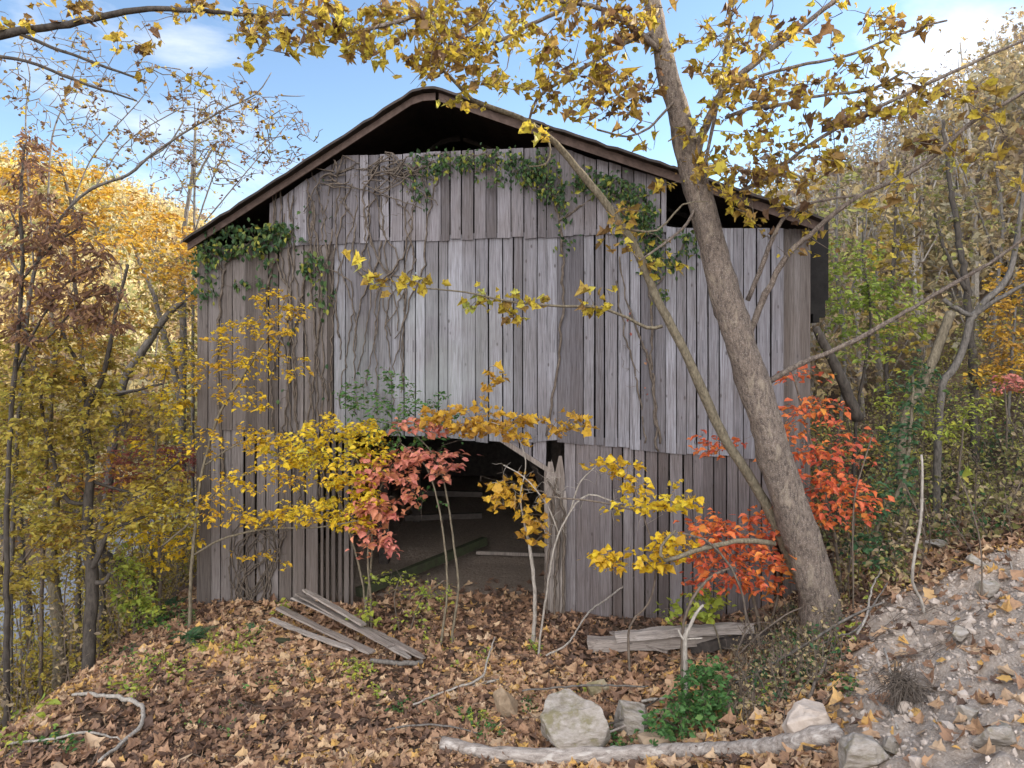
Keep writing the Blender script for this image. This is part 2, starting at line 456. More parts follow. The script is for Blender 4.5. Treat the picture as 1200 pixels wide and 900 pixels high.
# ================================================================== SETTING
def ground_mat():
    m, nt, out = new_mat('forest_soil')
    tc = nd(nt, 'ShaderNodeTexCoord')
    n1 = nd(nt, 'ShaderNodeTexNoise', {'Vector': tc.outputs['Object'], 'Scale': 9.0, 'Detail': 8.0, 'Roughness': .7})
    soil = ramp(nt, n1.outputs['Fac'], [(.3, (.045, .032, .024)), (.5, (.10, .068, .048)), (.7, (.17, .115, .08))])
    n2 = nd(nt, 'ShaderNodeTexNoise', {'Vector': tc.outputs['Object'], 'Scale': 26.0, 'Detail': 8.0, 'Roughness': .75})
    v = nd(nt, 'ShaderNodeTexVoronoi', {'Vector': tc.outputs['Object'], 'Scale': 34.0})
    dirt = ramp(nt, n2.outputs['Fac'], [(.28, (.22, .165, .125)), (.46, (.46, .38, .315)), (.68, (.62, .54, .47))])
    dirt = mixc(nt, .35, dirt, ramp(nt, v.outputs['Distance'], [(.1, (.66, .57, .49)), (.5, (.33, .265, .215))]))
    a = nd(nt, 'ShaderNodeAttribute', attribute_name='dirt').outputs['Fac']
    c = mixc(nt, a, soil, dirt)
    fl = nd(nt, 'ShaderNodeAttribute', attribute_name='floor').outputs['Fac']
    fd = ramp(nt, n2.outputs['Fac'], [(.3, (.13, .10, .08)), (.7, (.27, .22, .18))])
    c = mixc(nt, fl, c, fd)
    hl = nd(nt, 'ShaderNodeAttribute', attribute_name='hill').outputs['Fac']
    n3 = nd(nt, 'ShaderNodeTexNoise', {'Vector': tc.outputs['Object'], 'Scale': 1.2, 'Detail': 9.0, 'Roughness': .75})
    c = mixc(nt, hl, c, ramp(nt, n3.outputs['Fac'], [(.3, (.12, .085, .055)), (.55, (.27, .19, .12)), (.7, (.38, .28, .17))]))
    h = mixc(nt, a, n1.outputs['Fac'], n2.outputs['Fac'])
    bp = nd(nt, 'ShaderNodeBump', {'Height': h, 'Strength': .9, 'Distance': .05})
    p = nd(nt, 'ShaderNodeBsdfPrincipled', {'Base Color': c, 'Roughness': .95, 'Normal': bp.outputs[0], 'Specular IOR Level': .15})
    nt.links.new(p.outputs[0], out.inputs[0])
    return m


TH = math.radians(6.0)
U = np.array([math.cos(TH), -math.sin(TH), 0.0])      # along the front wall, to the right
NF = np.array([-math.sin(TH), -math.cos(TH), 0.0])    # out of the front wall
O0 = np.array([(588 - CX) / FPX * 12.4, 12.4, 0.0])   # foot of the front wall, middle
ZU = np.array([0, 0, 1.0])


def ground():
    def axis(lo, hi, a, b, fine, far):
        mid = np.arange(a, b, fine)
        def out(n0, end):
            r = [0]; s = fine
            while r[-1] < end:
                s = min(s * 1.12, far); r.append(r[-1] + s)
            return np.array(r[1:])
        return np.concatenate([(a - out(0, a - lo))[::-1], mid, b + out(0, hi - b)])
    xs = axis(-170, 170, -9, 9, .07, 5); ys = axis(-60, 260, 4.0, 14.0, .07, 5)
    X, Y = np.meshgrid(xs, ys)
    Z = height(X, Y)
    # inside the barn: level earth floor
    P = np.stack([X, Y, 0 * X], -1) - O0
    u = P @ U; w = -(P @ NF)
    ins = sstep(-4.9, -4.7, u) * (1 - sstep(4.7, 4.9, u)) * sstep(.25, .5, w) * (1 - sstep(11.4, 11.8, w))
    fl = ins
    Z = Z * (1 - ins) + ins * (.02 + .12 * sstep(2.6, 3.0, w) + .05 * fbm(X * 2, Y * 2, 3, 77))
    mb = MB()
    nx, ny = len(xs), len(ys)
    i = np.arange(ny - 1)[:, None] * nx; j = np.arange(nx - 1)[None, :]
    F = np.stack([i + j, i + j + 1, i + nx + j + 1, i + nx + j], -1).reshape(-1, 4)
    mb.add(np.stack([X, Y, Z], -1).reshape(-1, 3), F, 0.5)
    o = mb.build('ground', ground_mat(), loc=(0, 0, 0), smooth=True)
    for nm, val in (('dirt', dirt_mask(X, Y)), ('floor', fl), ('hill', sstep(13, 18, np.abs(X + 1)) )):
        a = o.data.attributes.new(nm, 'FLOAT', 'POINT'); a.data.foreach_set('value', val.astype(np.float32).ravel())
    tag(o, 'leaf strewn woodland floor rising to a bare earth bank on the right', 'ground', kind='structure')


ground()


def creek():
    m, nt, out = new_mat('creek_water')
    tc = nd(nt, 'ShaderNodeTexCoord')
    n1 = nd(nt, 'ShaderNodeTexNoise', {'Vector': tc.outputs['Object'], 'Scale': 2.5, 'Detail': 4.0})
    bp = nd(nt, 'ShaderNodeBump', {'Height': n1.outputs['Fac'], 'Strength': .12, 'Distance': .1})
    p = nd(nt, 'ShaderNodeBsdfPrincipled', {'Base Color': (.30, .33, .38, 1), 'Roughness': .08, 'Normal': bp.outputs[0], 'Specular IOR Level': 1.0, 'IOR': 1.6})
    nt.links.new(p.outputs[0], out.inputs[0])
    mb = MB()
    ys = np.linspace(-20, 120, 90)
    L = np.stack([-16.6 - 0 * ys, ys, -3.05 + 0.004 * np.maximum(ys - 20, 0)], 1); R = L.copy(); R[:, 0] = -11.3 - 0.12 * np.maximum(ys - 12, 0) * .7
    k = np.arange(len(ys) - 1)
    n = len(ys)
    mb.add(np.vstack([L, R]), np.stack([k, k + n, k + n + 1, k + 1], -1), .5)
    o = mb.build('creek', m, loc=(-14, 20, -3.05))
    tag(o, 'pale sky reflecting creek below the wooded left bank', 'creek', kind='structure')


creek()


# ================================================================== BARN
def W(px, py, off=0.0):
    """the point where a photo pixel's ray meets the plane of the front wall, moved out by off"""
    d = np.array([(px - CX) / FPX, 1.0, -(py - HY) / FPX])
    t = ((O0 + NF * off - CAM) @ NF) / (d @ NF)
    p = CAM + t * d
    q = p - O0
    return q @ U, q[2]          # u, z in the wall's own frame


def wl(u, z, off=0.0, o=O0, ud=U, nv=NF):
    return o + ud * u + nv * off + ZU * z


BARN = root('barn', O0, 'weathered grey board barn with an open gable and a dark doorway', 'barn')


def board(mb, u0, u1, zb0, zb1, zt0, zt1, off, th=.024, fr=(O0, U, NF), warp=.008, rnd=None, lean=0.0):
    """one vertical board: foot zb0..zb1, head zt0..zt1 (left and right corners)"""
    o, ud, nv = fr
    n = 6
    t = np.linspace(0, 1, n + 1)
    a, b = RNG.uniform(-warp, warp, 2)
    bow = a * np.sin(t * math.pi) + b * t
    cup = RNG.uniform(-.004, .006)
    su = RNG.uniform(-.004, .004) * np.sin(t * math.pi * RNG.uniform(1, 2.5)) + lean * (t - 1)
    V = []
    for k in range(n + 1):
        zl = zb0 + (zt0 - zb0) * t[k]; zr_ = zb1 + (zt1 - zb1) * t[k]
        for (u, z, d) in ((u0, zl, th), (u1, zr_, th + cup), (u1, zr_, cup), (u0, zl, 0)):
            V.append(o + ud * (u + su[k]) + nv * (off + bow[k] + d) + ZU * z)
    F = []
    for k in range(n):
        for j in range(4):
            F.append([k * 4 + j, k * 4 + (j + 1) % 4, k * 4 + 4 + (j + 1) % 4, k * 4 + 4 + j])
    F.append([3, 2, 1, 0]); e = n * 4
    F.append([e, e + 1, e + 2, e + 3])
    mb.add(V, np.array(F), RNG.uniform(0, 1) if rnd is None else rnd)


def interp(x, pts):
    return np.interp(x, [p[0] for p in pts], [p[1] for p in pts])


def siding(name, mat, x0, x1, top, bot, off, wmin=11, wmax=17, jag=1.6, gap=(.005, .020), label=None, skip=0.0, offj=.008, biggap=.10):
    mb = MB(); x = x0
    while x < x1 - 2:
        w = RNG.uniform(wmin, wmax); xe = min(x + w, x1)
        if x1 - xe < wmin * .6: xe = x1
        if RNG.uniform() >= skip:
            j = RNG.uniform(-jag, jag); jt = RNG.uniform(-jag, jag) * .5
            g = RNG.uniform(.003, .008) if RNG.uniform() < .33 else RNG.uniform(gap[1] * .85, gap[1] * 1.6)
            if gap[0] > .025: g = RNG.uniform(*gap)
            of = off + RNG.uniform(0, offj)
            u0, zt0 = W(x, interp(x, top) + jt); u1, zt1 = W(xe, interp(xe, top) + jt)
            jb = j + RNG.uniform(-.7, .7)
            _, zb0 = W(x, interp(x, bot) + j); _, zb1 = W(xe, interp(xe, bot) + jb)
            board(mb, u0 + g / 2, u1 - g / 2, zb0, zb1, zt0, zt1, of)
        x = xe
    o = mb.build(name, mat, BARN)
    if label: o['label'] = label
    return o


# roof edge profile seen in the plane 0.45 m in front of the wall
ROOF_L = [(214, 280), (480, 106.5), (493, 102), (510, 101)]
ROOF_R = [(510, 101), (640, 145), (790, 194.5), (969, 256)]
up_top = [(318, 240), (340, 227), (356, 215), (378, 202), (396, 191), (398, 184), (470, 182), (560, 177), (640, 174), (662, 176), (690, 186), (720, 194), (781, 212)]
up_bot = [(318, 291), (400, 285), (560, 281), (690, 277), (781, 273)]
siding('upper_siding', M['wood_up'], 318, 781, up_top, up_bot, .062, label='uppermost course of grey boards under the open gable')
mid_top = [(232, 292), (318, 283), (781, 266), (783, 268), (918, 268)]
mid_bot = [(232, 501), (320, 505), (415, 508), (507, 512), (594, 518), (660, 517), (700, 521), (780, 529), (850, 534), (918, 539)]
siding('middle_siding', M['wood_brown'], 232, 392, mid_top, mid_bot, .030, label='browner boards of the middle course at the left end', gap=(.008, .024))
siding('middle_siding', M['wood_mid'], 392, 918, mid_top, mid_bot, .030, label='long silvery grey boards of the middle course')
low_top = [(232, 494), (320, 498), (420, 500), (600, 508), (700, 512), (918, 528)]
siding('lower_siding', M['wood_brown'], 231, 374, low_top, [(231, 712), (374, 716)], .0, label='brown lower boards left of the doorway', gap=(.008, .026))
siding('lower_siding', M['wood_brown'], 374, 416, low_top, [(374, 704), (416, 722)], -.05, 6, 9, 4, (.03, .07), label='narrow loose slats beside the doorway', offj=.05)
siding('corner_siding', M['wood_up'], 594, 641, low_top, [(594, 521), (641, 552)], .0, jag=.3, label='boards cut off aslant over the doorway corner')
siding('lower_siding', M['wood_low'], 661, 907, low_top, [(661, 741), (780, 746), (907, 752)], .0, label='mauve brown lower boards right of the doorway', gap=(.008, .022))
# receding corner boards at the right end
mb = MB()
for k in range(5):
    x = 917 + k * 6.2
    of = -.02 - .10 * k
    u0, z0 = W(x, 268, of); u1, _ = W(x + 6.6, 268, of); _, zb = W(x, 742, of)
    board(mb, u0 + .003, u1 + .01, zb, zb, z0, z0 - .02, of)
mb.build('corner_siding', M['wood_brown'], BARN)
# near-black panel filling the dark area under the right eave, beyond the corner
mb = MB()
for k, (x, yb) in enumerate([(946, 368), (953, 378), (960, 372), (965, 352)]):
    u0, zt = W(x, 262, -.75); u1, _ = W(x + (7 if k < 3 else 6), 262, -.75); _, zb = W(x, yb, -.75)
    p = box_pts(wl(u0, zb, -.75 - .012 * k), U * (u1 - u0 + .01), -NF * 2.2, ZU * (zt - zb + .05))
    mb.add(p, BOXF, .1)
mb.build('eave_flap', M['flap_black'], BARN)['label'] = 'near black flap hanging under the right eave'

# roof: sagging deck with ridge, from 0.45 m in front of the gable to behind the back wall
DEPTH = 12.0
prof = [W(x, y, .45) for x, y in ROOF_L[:-1] + ROOF_R]
prof = np.array(prof)


def roof_slab(name, pts, zoff, th, off0, off1, mat, nl=14, wav=.0):
    mb = MB()
    uu = np.unique(np.concatenate([np.arange(pts[0, 0], pts[-1, 0], .18), pts[:, 0]])); pts = np.c_[uu, np.interp(uu, pts[:, 0], pts[:, 1])]
    n = len(pts)
    ws = np.linspace(off0, off1, nl)
    rows = []
    for w in ws:
        sag = -.10 * math.sin(max(0, min(1, (off0 - w) / (off0 - off1))) * math.pi)
        jit = wav * np.sin(np.arange(n) * 2.1) + RNG.normal(size=n) * wav * .8 if wav else 0
        top = np.array([wl(u, z + zoff + sag, w) for u, z in pts]); top[:, 2] += jit
        rows.append(np.stack([top, top - ZU * th], 1))
    V = np.array(rows)                       # nl, n, 2, 3
    idx = np.arange(nl * n * 2).reshape(nl, n, 2)
    F = []
    a = idx
    F.append(np.stack([a[:-1, :-1, 0], a[:-1, 1:, 0], a[1:, 1:, 0], a[1:, :-1, 0]], -1).reshape(-1, 4))
    F.append(np.stack([a[:-1, :-1, 1], a[1:, :-1, 1], a[1:, 1:, 1], a[:-1, 1:, 1]], -1).reshape(-1, 4))
    F.append(np.stack([a[0, :-1, 0], a[0, :-1, 1], a[0, 1:, 1], a[0, 1:, 0]], -1))
    F.append(np.stack([a[-1, :-1, 0], a[-1, 1:, 0], a[-1, 1:, 1], a[-1, :-1, 1]], -1))
    F.append(np.stack([a[:-1, 0, 0], a[1:, 0, 0], a[1:, 0, 1], a[:-1, 0, 1]], -1))
    F.append(np.stack([a[:-1, -1, 0], a[:-1, -1, 1], a[1:, -1, 1], a[1:, -1, 0]], -1))
    mb.add(V.reshape(-1, 3), [np.concatenate(F)], .5)
    return mb.build(name, mat, BARN)


ROOF = roof_slab('roof', prof, 0.0, .045, .45, -DEPTH - .4, M['tin'], wav=.008)


def strip(name, pts, z_top, z_bot, off, th, mat, parent):
    """board along the rake, just under the roof"""
    mb = MB()
    pts = np.array(pts); n = len(pts)
    A = np.array([wl(u, z + z_top, off) for u, z in pts]); B = np.array([wl(u, z + z_bot, off) for u, z in pts])
    V = np.stack([A, B, B - NF * th, A - NF * th], 1).reshape(-1, 3)
    F = []
    for k in range(n - 1):
        for j in range(4):
            F.append([k * 4 + j, k * 4 + (j + 1) % 4, k * 4 + 4 + (j + 1) % 4, k * 4 + 4 + j])
    F.append([0, 3, 2, 1]); F.append([n * 4 - 4, n * 4 - 3, n * 4 - 2, n * 4 - 1])
    mb.add(V, np.array(F), .5)
    return mb.build(name, mat, parent)


iL = prof[:4]; iR = prof[3:]
iL = iL.copy(); iL[-1, 0] -= .03
iR = iR.copy(); iR[0, 0] += .03
strip('fascia', iL, -.060, -.19, .30, .04, M['fascia'], ROOF)
strip('fascia', iR, -.060, -.21, .30, .04, M['fascia'], ROOF)
for k, off in enumerate((-2.2, -3.6, -5.0, -6.4)):
    for seg in (iL, iR):
        strip('rafter', seg, -.056, -.20, off, .06, M['wood_dark'], ROOF)
# tie beam and king post that close off the dark gable from behind
def timber(name, a, b, s, mat, parent=BARN):
    a, b = np.asarray(a, float), np.asarray(b, float)
    d = unit(b - a); x = unit(np.cross(d, NF + .01)); y = np.cross(d, x)
    mb = MB(); mb.add(box_pts(a - x * s / 2 - y * s / 2, x * s, y * s, b - a), BOXF, RNG.uniform())
    return mb.build(name, mat, parent)


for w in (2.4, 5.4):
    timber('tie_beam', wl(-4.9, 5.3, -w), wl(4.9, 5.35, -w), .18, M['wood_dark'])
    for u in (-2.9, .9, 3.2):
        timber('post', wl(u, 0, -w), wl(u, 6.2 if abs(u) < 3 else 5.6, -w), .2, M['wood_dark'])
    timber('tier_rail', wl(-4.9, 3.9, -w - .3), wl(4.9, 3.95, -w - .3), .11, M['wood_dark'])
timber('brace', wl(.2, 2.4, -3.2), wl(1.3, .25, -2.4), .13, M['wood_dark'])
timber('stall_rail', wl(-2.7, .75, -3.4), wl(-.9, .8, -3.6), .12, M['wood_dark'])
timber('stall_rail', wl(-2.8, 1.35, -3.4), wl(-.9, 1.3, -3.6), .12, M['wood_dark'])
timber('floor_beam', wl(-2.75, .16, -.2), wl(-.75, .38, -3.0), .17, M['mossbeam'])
timber('floor_board', wl(-.9, .19, -2.75), wl(1.2, .19, -2.75), .07, M['plank'])
# header over the doorway and its cut corner
u0, z0 = W(415, 506, -.03); u1, z1 = W(600, 511, -.03)
timber('header', wl(u0 - .1, z0 + .02, -.10), wl(u1 + .1, z1 + .02, -.10), .12, M['wood_dark'])
u0, z0 = W(586, 514, .03); u1, z1 = W(643, 551, .03)
strip('corner_brace', [(u0, z0), (u1, z1)], .05, -.05, .062, .03, M['plank'], BARN)
u0, z0 = W(368, 572, -.1); u1, z1 = W(418, 538, -.1)
timber('corner_brace', wl(u0, z0, -.12), wl(u1, z1, -.12), .10, M['wood_dark'])
# ragged door post of split slabs
mb = MB()
for (xt, yt, xb, yb, wpx, of, r) in [(646, 541, 648, 750, 13, .075, .6), (656, 534, 653, 742, 10, .045, .3), (662, 575, 659, 737, 6, .10, .9), (640, 552, 642, 690, 6, .02, .2), (650, 560, 645, 752, 4, .115, .8)]:
    u0, z0 = W(xb, yb, of); u1, z1 = W(xt, yt, of); w = wpx / 800 * 12.2
    k = 9; V = []
    for t in np.linspace(0, 1, k):
        ww = w * (1 + RNG.normal() * .14) * (1 if t < .99 else .35); uc = u0 + (u1 - u0) * t + RNG.normal() * .008; z = z0 + (z1 - z0) * t
        for (du, d) in ((-.5, .03), (.5, .035), (.5, 0), (-.5, 0)):
            V.append(wl(uc + du * ww, z, of + d + RNG.normal() * .004))
    F = [[i * 4 + j, i * 4 + (j + 1) % 4, i * 4 + 4 + (j + 1) % 4, i * 4 + 4 + j] for i in range(k - 1) for j in range(4)] + [[3, 2, 1, 0], [k * 4 - 4, k * 4 - 3, k * 4 - 2, k * 4 - 1]]
    mb.add(V, np.array(F), r)
mb.build('door_post', M['plank'], BARN)['label'] = 'ragged split door post right of the doorway'
# side and back walls
def plain_wall(name, fr, u0, u1, zt0, zt1, mat):
    mb = MB(); u = u0
    while u < u1:
        w = min(RNG.uniform(.18, .30), u1 - u); t = (u - u0) / (u1 - u0)
        zt = zt0(u) if callable(zt0) else zt0 + (zt1 - zt0) * t
        board(mb, u - .006, u + w + .006, -.45, -.45, zt + .2, zt + .2, RNG.uniform(0, .012), fr=fr)
        u += w
    return mb.build(name, mat, BARN)


uL, _ = W(233, 500); uR, _ = W(944, 500, -.5)
back = -NF
zroof = lambda u: float(np.interp(u, prof[:, 0], prof[:, 1])) - .22
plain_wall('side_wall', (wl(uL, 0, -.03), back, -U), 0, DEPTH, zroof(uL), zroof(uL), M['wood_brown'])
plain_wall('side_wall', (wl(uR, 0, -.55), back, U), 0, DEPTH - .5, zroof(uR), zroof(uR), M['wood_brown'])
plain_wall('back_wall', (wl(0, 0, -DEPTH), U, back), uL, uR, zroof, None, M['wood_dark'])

# ================================================================== PLANTS
def stem_path(pts, Y0, Y1, ground_first=False):
    """pixel polyline (px, py, width px) to world points and radii; depth runs from Y0 to Y1 along it"""
    pts = np.asarray(pts, float)
    L = np.concatenate([[0], np.cumsum(np.hypot(np.diff(pts[:, 0]), np.diff(pts[:, 1])))]); t = L / max(L[-1], 1e-6)
    Y = Y0 + (Y1 - Y0) * t
    P = np.stack([(pts[:, 0] - CX) / FPX * Y, Y, CAM[2] - (pts[:, 1] - HY) / FPX * Y], 1)
    R = pts[:, 2] / 2 / FPX * Y
    if ground_first:
        g = P[0].copy(); h = float(height(g[0], g[1]))
        if g[2] > h - .02:
            g2 = np.array([g[0], g[1], h - .12])
            P = np.vstack([g2, P]); R = np.concatenate([[R[0] * 1.25], R])
    return P, R


def plant(name, label, cat, stems, zones, leaf=OVAL, size=.09, mat='yellow', bark='stembark', per=6, flat=.6, group=None, seed=1,
          twig_r=.0035, droop=.2, sag=.05, rough=.10, curl=.35, k=8, hang=.0, maxtwig=1.3, spread_=.16, step=.12, rnd_bias=None, nodes_from=0, limb_parts=False, extra_nodes=None):
    """A plant: traced stems with real depth, twigs grown to points spread through its crown zones, leaves along the twigs.
    stems: dict(p=[(px,py,w)..], Y=(a,b), ground=bool); zones: (px,py,rx,ry,Y,dY,count)"""
    rng = np.random.default_rng(seed)
    paths = []
    slim = .72 if max(q[2] for s in stems for q in s['p']) <= 8.2 else 1.0
    for s in stems:
        s['p'] = [(a_, b_, c_ * slim) for a_, b_, c_ in s['p']]
        P, R = stem_path(s['p'], *s['Y'], ground_first=s.get('ground', False))
        PR = smooth_path(np.c_[P, R], step)
        if s.get('wob', 1):
            w = s.get('wob', 1) * PR[:, 3].mean() * .5
            PR[1:-1, :3] += rng.normal(size=(len(PR) - 2, 3)) * w * .35
        paths.append(PR)
    base = paths[0][0, :3].copy()
    base[2] = min(base[2], 1e9)
    r = root(name, base, label, cat, group)
    mb = MB()
    for i, PR in enumerate(paths):
        kk = k if PR[:, 3].max() > .03 else 5
        if limb_parts and i > 0:
            m2 = MB(); tube(m2, PR[:, :3], PR[:, 3], kk, rough); m2.build('limb', M[bark], r, smooth=True)
        else:
            tube(mb, PR[:, :3], PR[:, 3], kk, rough)
    nodes = np.concatenate([PR[nodes_from:] if i == 0 else PR for i, PR in enumerate(paths)])[:, :3]
    T = []
    for (px, py, rx, ry, Y, dY, cnt) in zones:
        n = int(cnt)
        a = rng.uniform(0, 2 * math.pi, n); q = np.sqrt(rng.uniform(0, 1, n))
        X = px + rx * q * np.cos(a); Yp = py + ry * q * np.sin(a)
        D = Y + rng.normal(size=n) * dY
        T.append(np.stack([(X - CX) / FPX * D, D, CAM[2] - (Yp - HY) / FPX * D], 1))
    lp, ld, ln = [], [], []
    tw = mb if per == 0 else MB()
    if T:
        T = np.concatenate(T)
        gz = height(T[:, 0], T[:, 1]); T = T[T[:, 2] > gz + .03]
        d0 = np.array([np.min(np.sum((nodes - t) ** 2, 1)) for t in T]); T = T[np.argsort(d0)]
        buf = np.empty((len(nodes) + len(T) * 5, 3)); buf[:len(nodes)] = nodes; cnt = len(nodes)
        for t in T:
            dd = np.sum((buf[:cnt] - t) ** 2, 1)
            i = int(np.argmin(dd)); a = buf[i]; L = math.sqrt(dd[i])
            if L < .02:
                continue
            n = max(3, min(7, int(L / .18) + 2))
            s = np.linspace(0, 1, n)[:, None]
            P = a + (t - a) * s + rng.normal(size=(n, 3)) * L * .05 * np.sin(s * math.pi)
            P[:, 2] += (sag * L * 4 * s * (1 - s))[:, 0]
            rad = np.linspace(min(twig_r * (1 + L * 1.6), .03), twig_r * .55, n)
            tube(tw, P, rad, 4, mi=1)
            m = P[1:][-5:]; c2 = len(m); buf[cnt:cnt + c2] = m; cnt += c2
            nl = rng.poisson(per)
            if nl:
                tt = rng.uniform(max(0, 1 - .55 / max(L, .3)), 1, nl)
                idx = np.clip(tt * (n - 1), 0, n - 1.001); i0 = idx.astype(int); fr = (idx - i0)[:, None]
                p = P[i0] * (1 - fr) + P[i0 + 1] * fr
                p = p + rng.normal(size=(nl, 3)) * spread_ * size * 4 * np.array([1, 1, .45])
                dr = unit(t - a)
                side = unit(np.cross(np.broadcast_to(dr, (nl, 3)), [0, 0, 1.0]) + 1e-6) * rng.choice([-1, 1], nl)[:, None]
                y = side + dr * rng.uniform(.1, 1.2, nl)[:, None] + rng.normal(size=(nl, 3)) * .35
                y[:, 2] = y[:, 2] * .6 - droop - hang * rng.uniform(0, 1, nl)
                up = rand_dirs(nl, rng) * (1 - flat) + np.array([0, 0, 1.0]) * flat
                lp.append(p); ld.append(y); ln.append(up)
    if lp:
        lp, ld, ln = map(np.concatenate, (lp, ld, ln))
        n = len(lp)
        # colours run together in clumps, as they do on a tree
        cl = .5 + 1.1 * fbm(lp[:, 0] * 1.6 + seed, lp[:, 2] * 1.6 + lp[:, 1], 2, seed)
        rd = np.clip(cl * .6 + rng.uniform(0, 1, n) * .55 - .08, 0, 1)
        if rnd_bias is not None:
            rd = np.clip(rd + rnd_bias, 0, 1)
        leaves(tw, leaf, lp, ld, ln, size * np.clip(rng.normal(1, .33, n), .35, 1.8), rd, curl, rng)
    mb.build('trunk', [M[bark], M[bark]], r, smooth=True)
    if tw.n and tw is not mb:
        tw.build('foliage', [M[mat], M['twig']], r)
    return r


def S(p, Y, ground=False, **k):
    return dict(p=p, Y=(Y, Y) if np.isscalar(Y) else Y, ground=ground, **k)


# ---------------------------------------------------------------- the big sycamore and what leans with it
gb = G(962, 735)
YS = gb[1]
syc = [S([(968, 752, 64), (964, 728, 54), (957, 690, 49), (945, 645, 46), (916, 560, 43), (886, 460, 40), (856, 365, 38), (832, 275, 34), (812, 200, 32), (794, 130, 28), (776, 60, 25), (764, 0, 22), (757, -60, 20), (750, -150, 15)], (YS, 8.9), True, wob=.12),
       S([(814, 200, 14), (822, 160, 12), (842, 116, 11), (872, 84, 10), (920, 46, 8), (976, 2, 7), (1030, -40, 5)], (9.1, 8.3)),
       S([(822, 214, 6), (832, 165, 5.5), (844, 105, 5), (852, 50, 4.5), (858, -20, 4)], (9.0, 8.2)),
       S([(850, 138, 6), (880, 127, 6), (912, 124, 6), (960, 112, 5), (1020, 105, 4.5), (1060, 84, 4)], (9.0, 8.6)),
       S([(836, 116, 5), (890, 90, 5), (935, 77, 5), (1000, 63, 4.5), (1060, 38, 4), (1110, 24, 3)], (8.9, 8.0)),
       S([(868, 224, 6), (905, 205, 6), (930, 184, 6), (987, 147, 6), (1077, 103, 6), (1133, 77, 5), (1215, 40, 4)], (9.2, 7.6)),
       S([(872, 405, 10), (897, 345, 9), (922, 300, 8), (942, 282, 7), (1000, 234, 6.5), (1077, 197, 6), (1133, 148, 6), (1215, 100, 5)], (9.5, 7.6)),
       S([(897, 450, 9), (930, 430, 8), (1000, 400, 7), (1050, 372, 6), (1105, 340, 6), (1160, 308, 5), (1215, 268, 4)], (9.6, 7.8)),
       S([(876, 352, 7), (890, 320, 7), (905, 280, 6), (925, 250, 5), (958, 236, 4), (1010, 228, 3)], (9.5, 8.9)),
       S([(776, 62, 9), (745, 34, 9), (718, 16, 8), (690, 6, 7), (640, 0, 6), (570, -6, 5)], (9.0, 8.2)),
       S([(766, 38, 7), (730, 52, 6), (692, 74, 6), (660, 94, 5), (630, 114, 4.5), (620, 142, 3.5)], (9.0, 8.7)),
       S([(755, -70, 12), (690, -60, 10), (600, -35, 9), (520, 5, 7), (450, 30, 6), (390, 40, 4)], (9.0, 7.8)),
       S([(765, -30, 9), (700, -10, 8), (640, 20, 6), (580, 50, 5), (530, 70, 4)], (9.0, 8.5)),
       S([(757, -60, 10), (800, -60, 9), (860, -40, 8), (930, -60, 6)], (9.0, 8.0)),
       S([(750, -150, 12), (740, -260, 9), (760, -380, 6)], (8.9, 8.6)),
       S([(818, 235, 5), (805, 262, 5), (770, 292, 4), (750, 305, 3)], (9.2, 8.6)),
       S([(790, 118, 4), (760, 150, 4), (735, 160, 3), (700, 152, 3)], (9.0, 8.5))]
syc[0]['p'] = [(a, b, c * .9) for a, b, c in syc[0]['p']]
for s_ in syc[1:]:
    s_['p'] = [(a, b, c * .78) for a, b, c in s_['p']]
zs = [(600, 30, 170, 36, 8.3, .7, 130), (470, 40, 110, 42, 8.0, .6, 92), (350, 30, 80, 34, 7.8, .6, 56), (530, 85, 70, 26, 8.2, .6, 34), (690, 110, 85, 36, 8.6, .6, 84), (590, 70, 90, 34, 8.3, .6, 50),
      (740, 60, 50, 50, 8.8, .5, 38), (860, 70, 70, 64, 8.7, .6, 84), (860, 170, 60, 60, 8.8, .5, 66), (940, 120, 70, 52, 8.5, .6, 66), (930, 180, 60, 46, 8.7, .6, 58), (1010, 110, 60, 40, 8.3, .6, 42),
      (1110, 120, 70, 50, 8.0, .6, 30), (1080, 220, 80, 60, 8.2, .5, 14), (1160, 200, 50, 70, 7.8, .5, 12), (880, 225, 40, 30, 8.9, .4, 26), (920, 265, 40, 30, 9.2, .4, 10), (1000, 290, 70, 30, 8.8, .4, 7), (740, 260, 20, 40, 8.9, .3, 5),
      (560, 10, 240, 20, 8.0, .6, 50), (800, -60, 300, 60, 8.3, .8, 90), (770, -200, 160, 130, 8.7, 1.2, 70), (1000, 40, 110, 30, 8.2, .5, 30), (790, 190, 30, 40, 8.9, .3, 10), (1000, 20, 60, 20, 8.0, .5, 12)]
plant('sycamore_tree', 'big leaning sycamore with thick mottled trunk before the right half of the barn', 'tree', syc, [(a, b, c, d, e, f_, int(n_ * .74)) for a, b, c, d, e, f_, n_ in zs], LOBED, .086, 'syc', 'sycbark', per=4.6, flat=.35, seed=3,
      droop=.45, sag=-.02, rough=.16, curl=1.5, k=16, twig_r=.0042, spread_=.22, nodes_from=45, limb_parts=True, rnd_bias=-.07)
gb2 = G(955, 722)
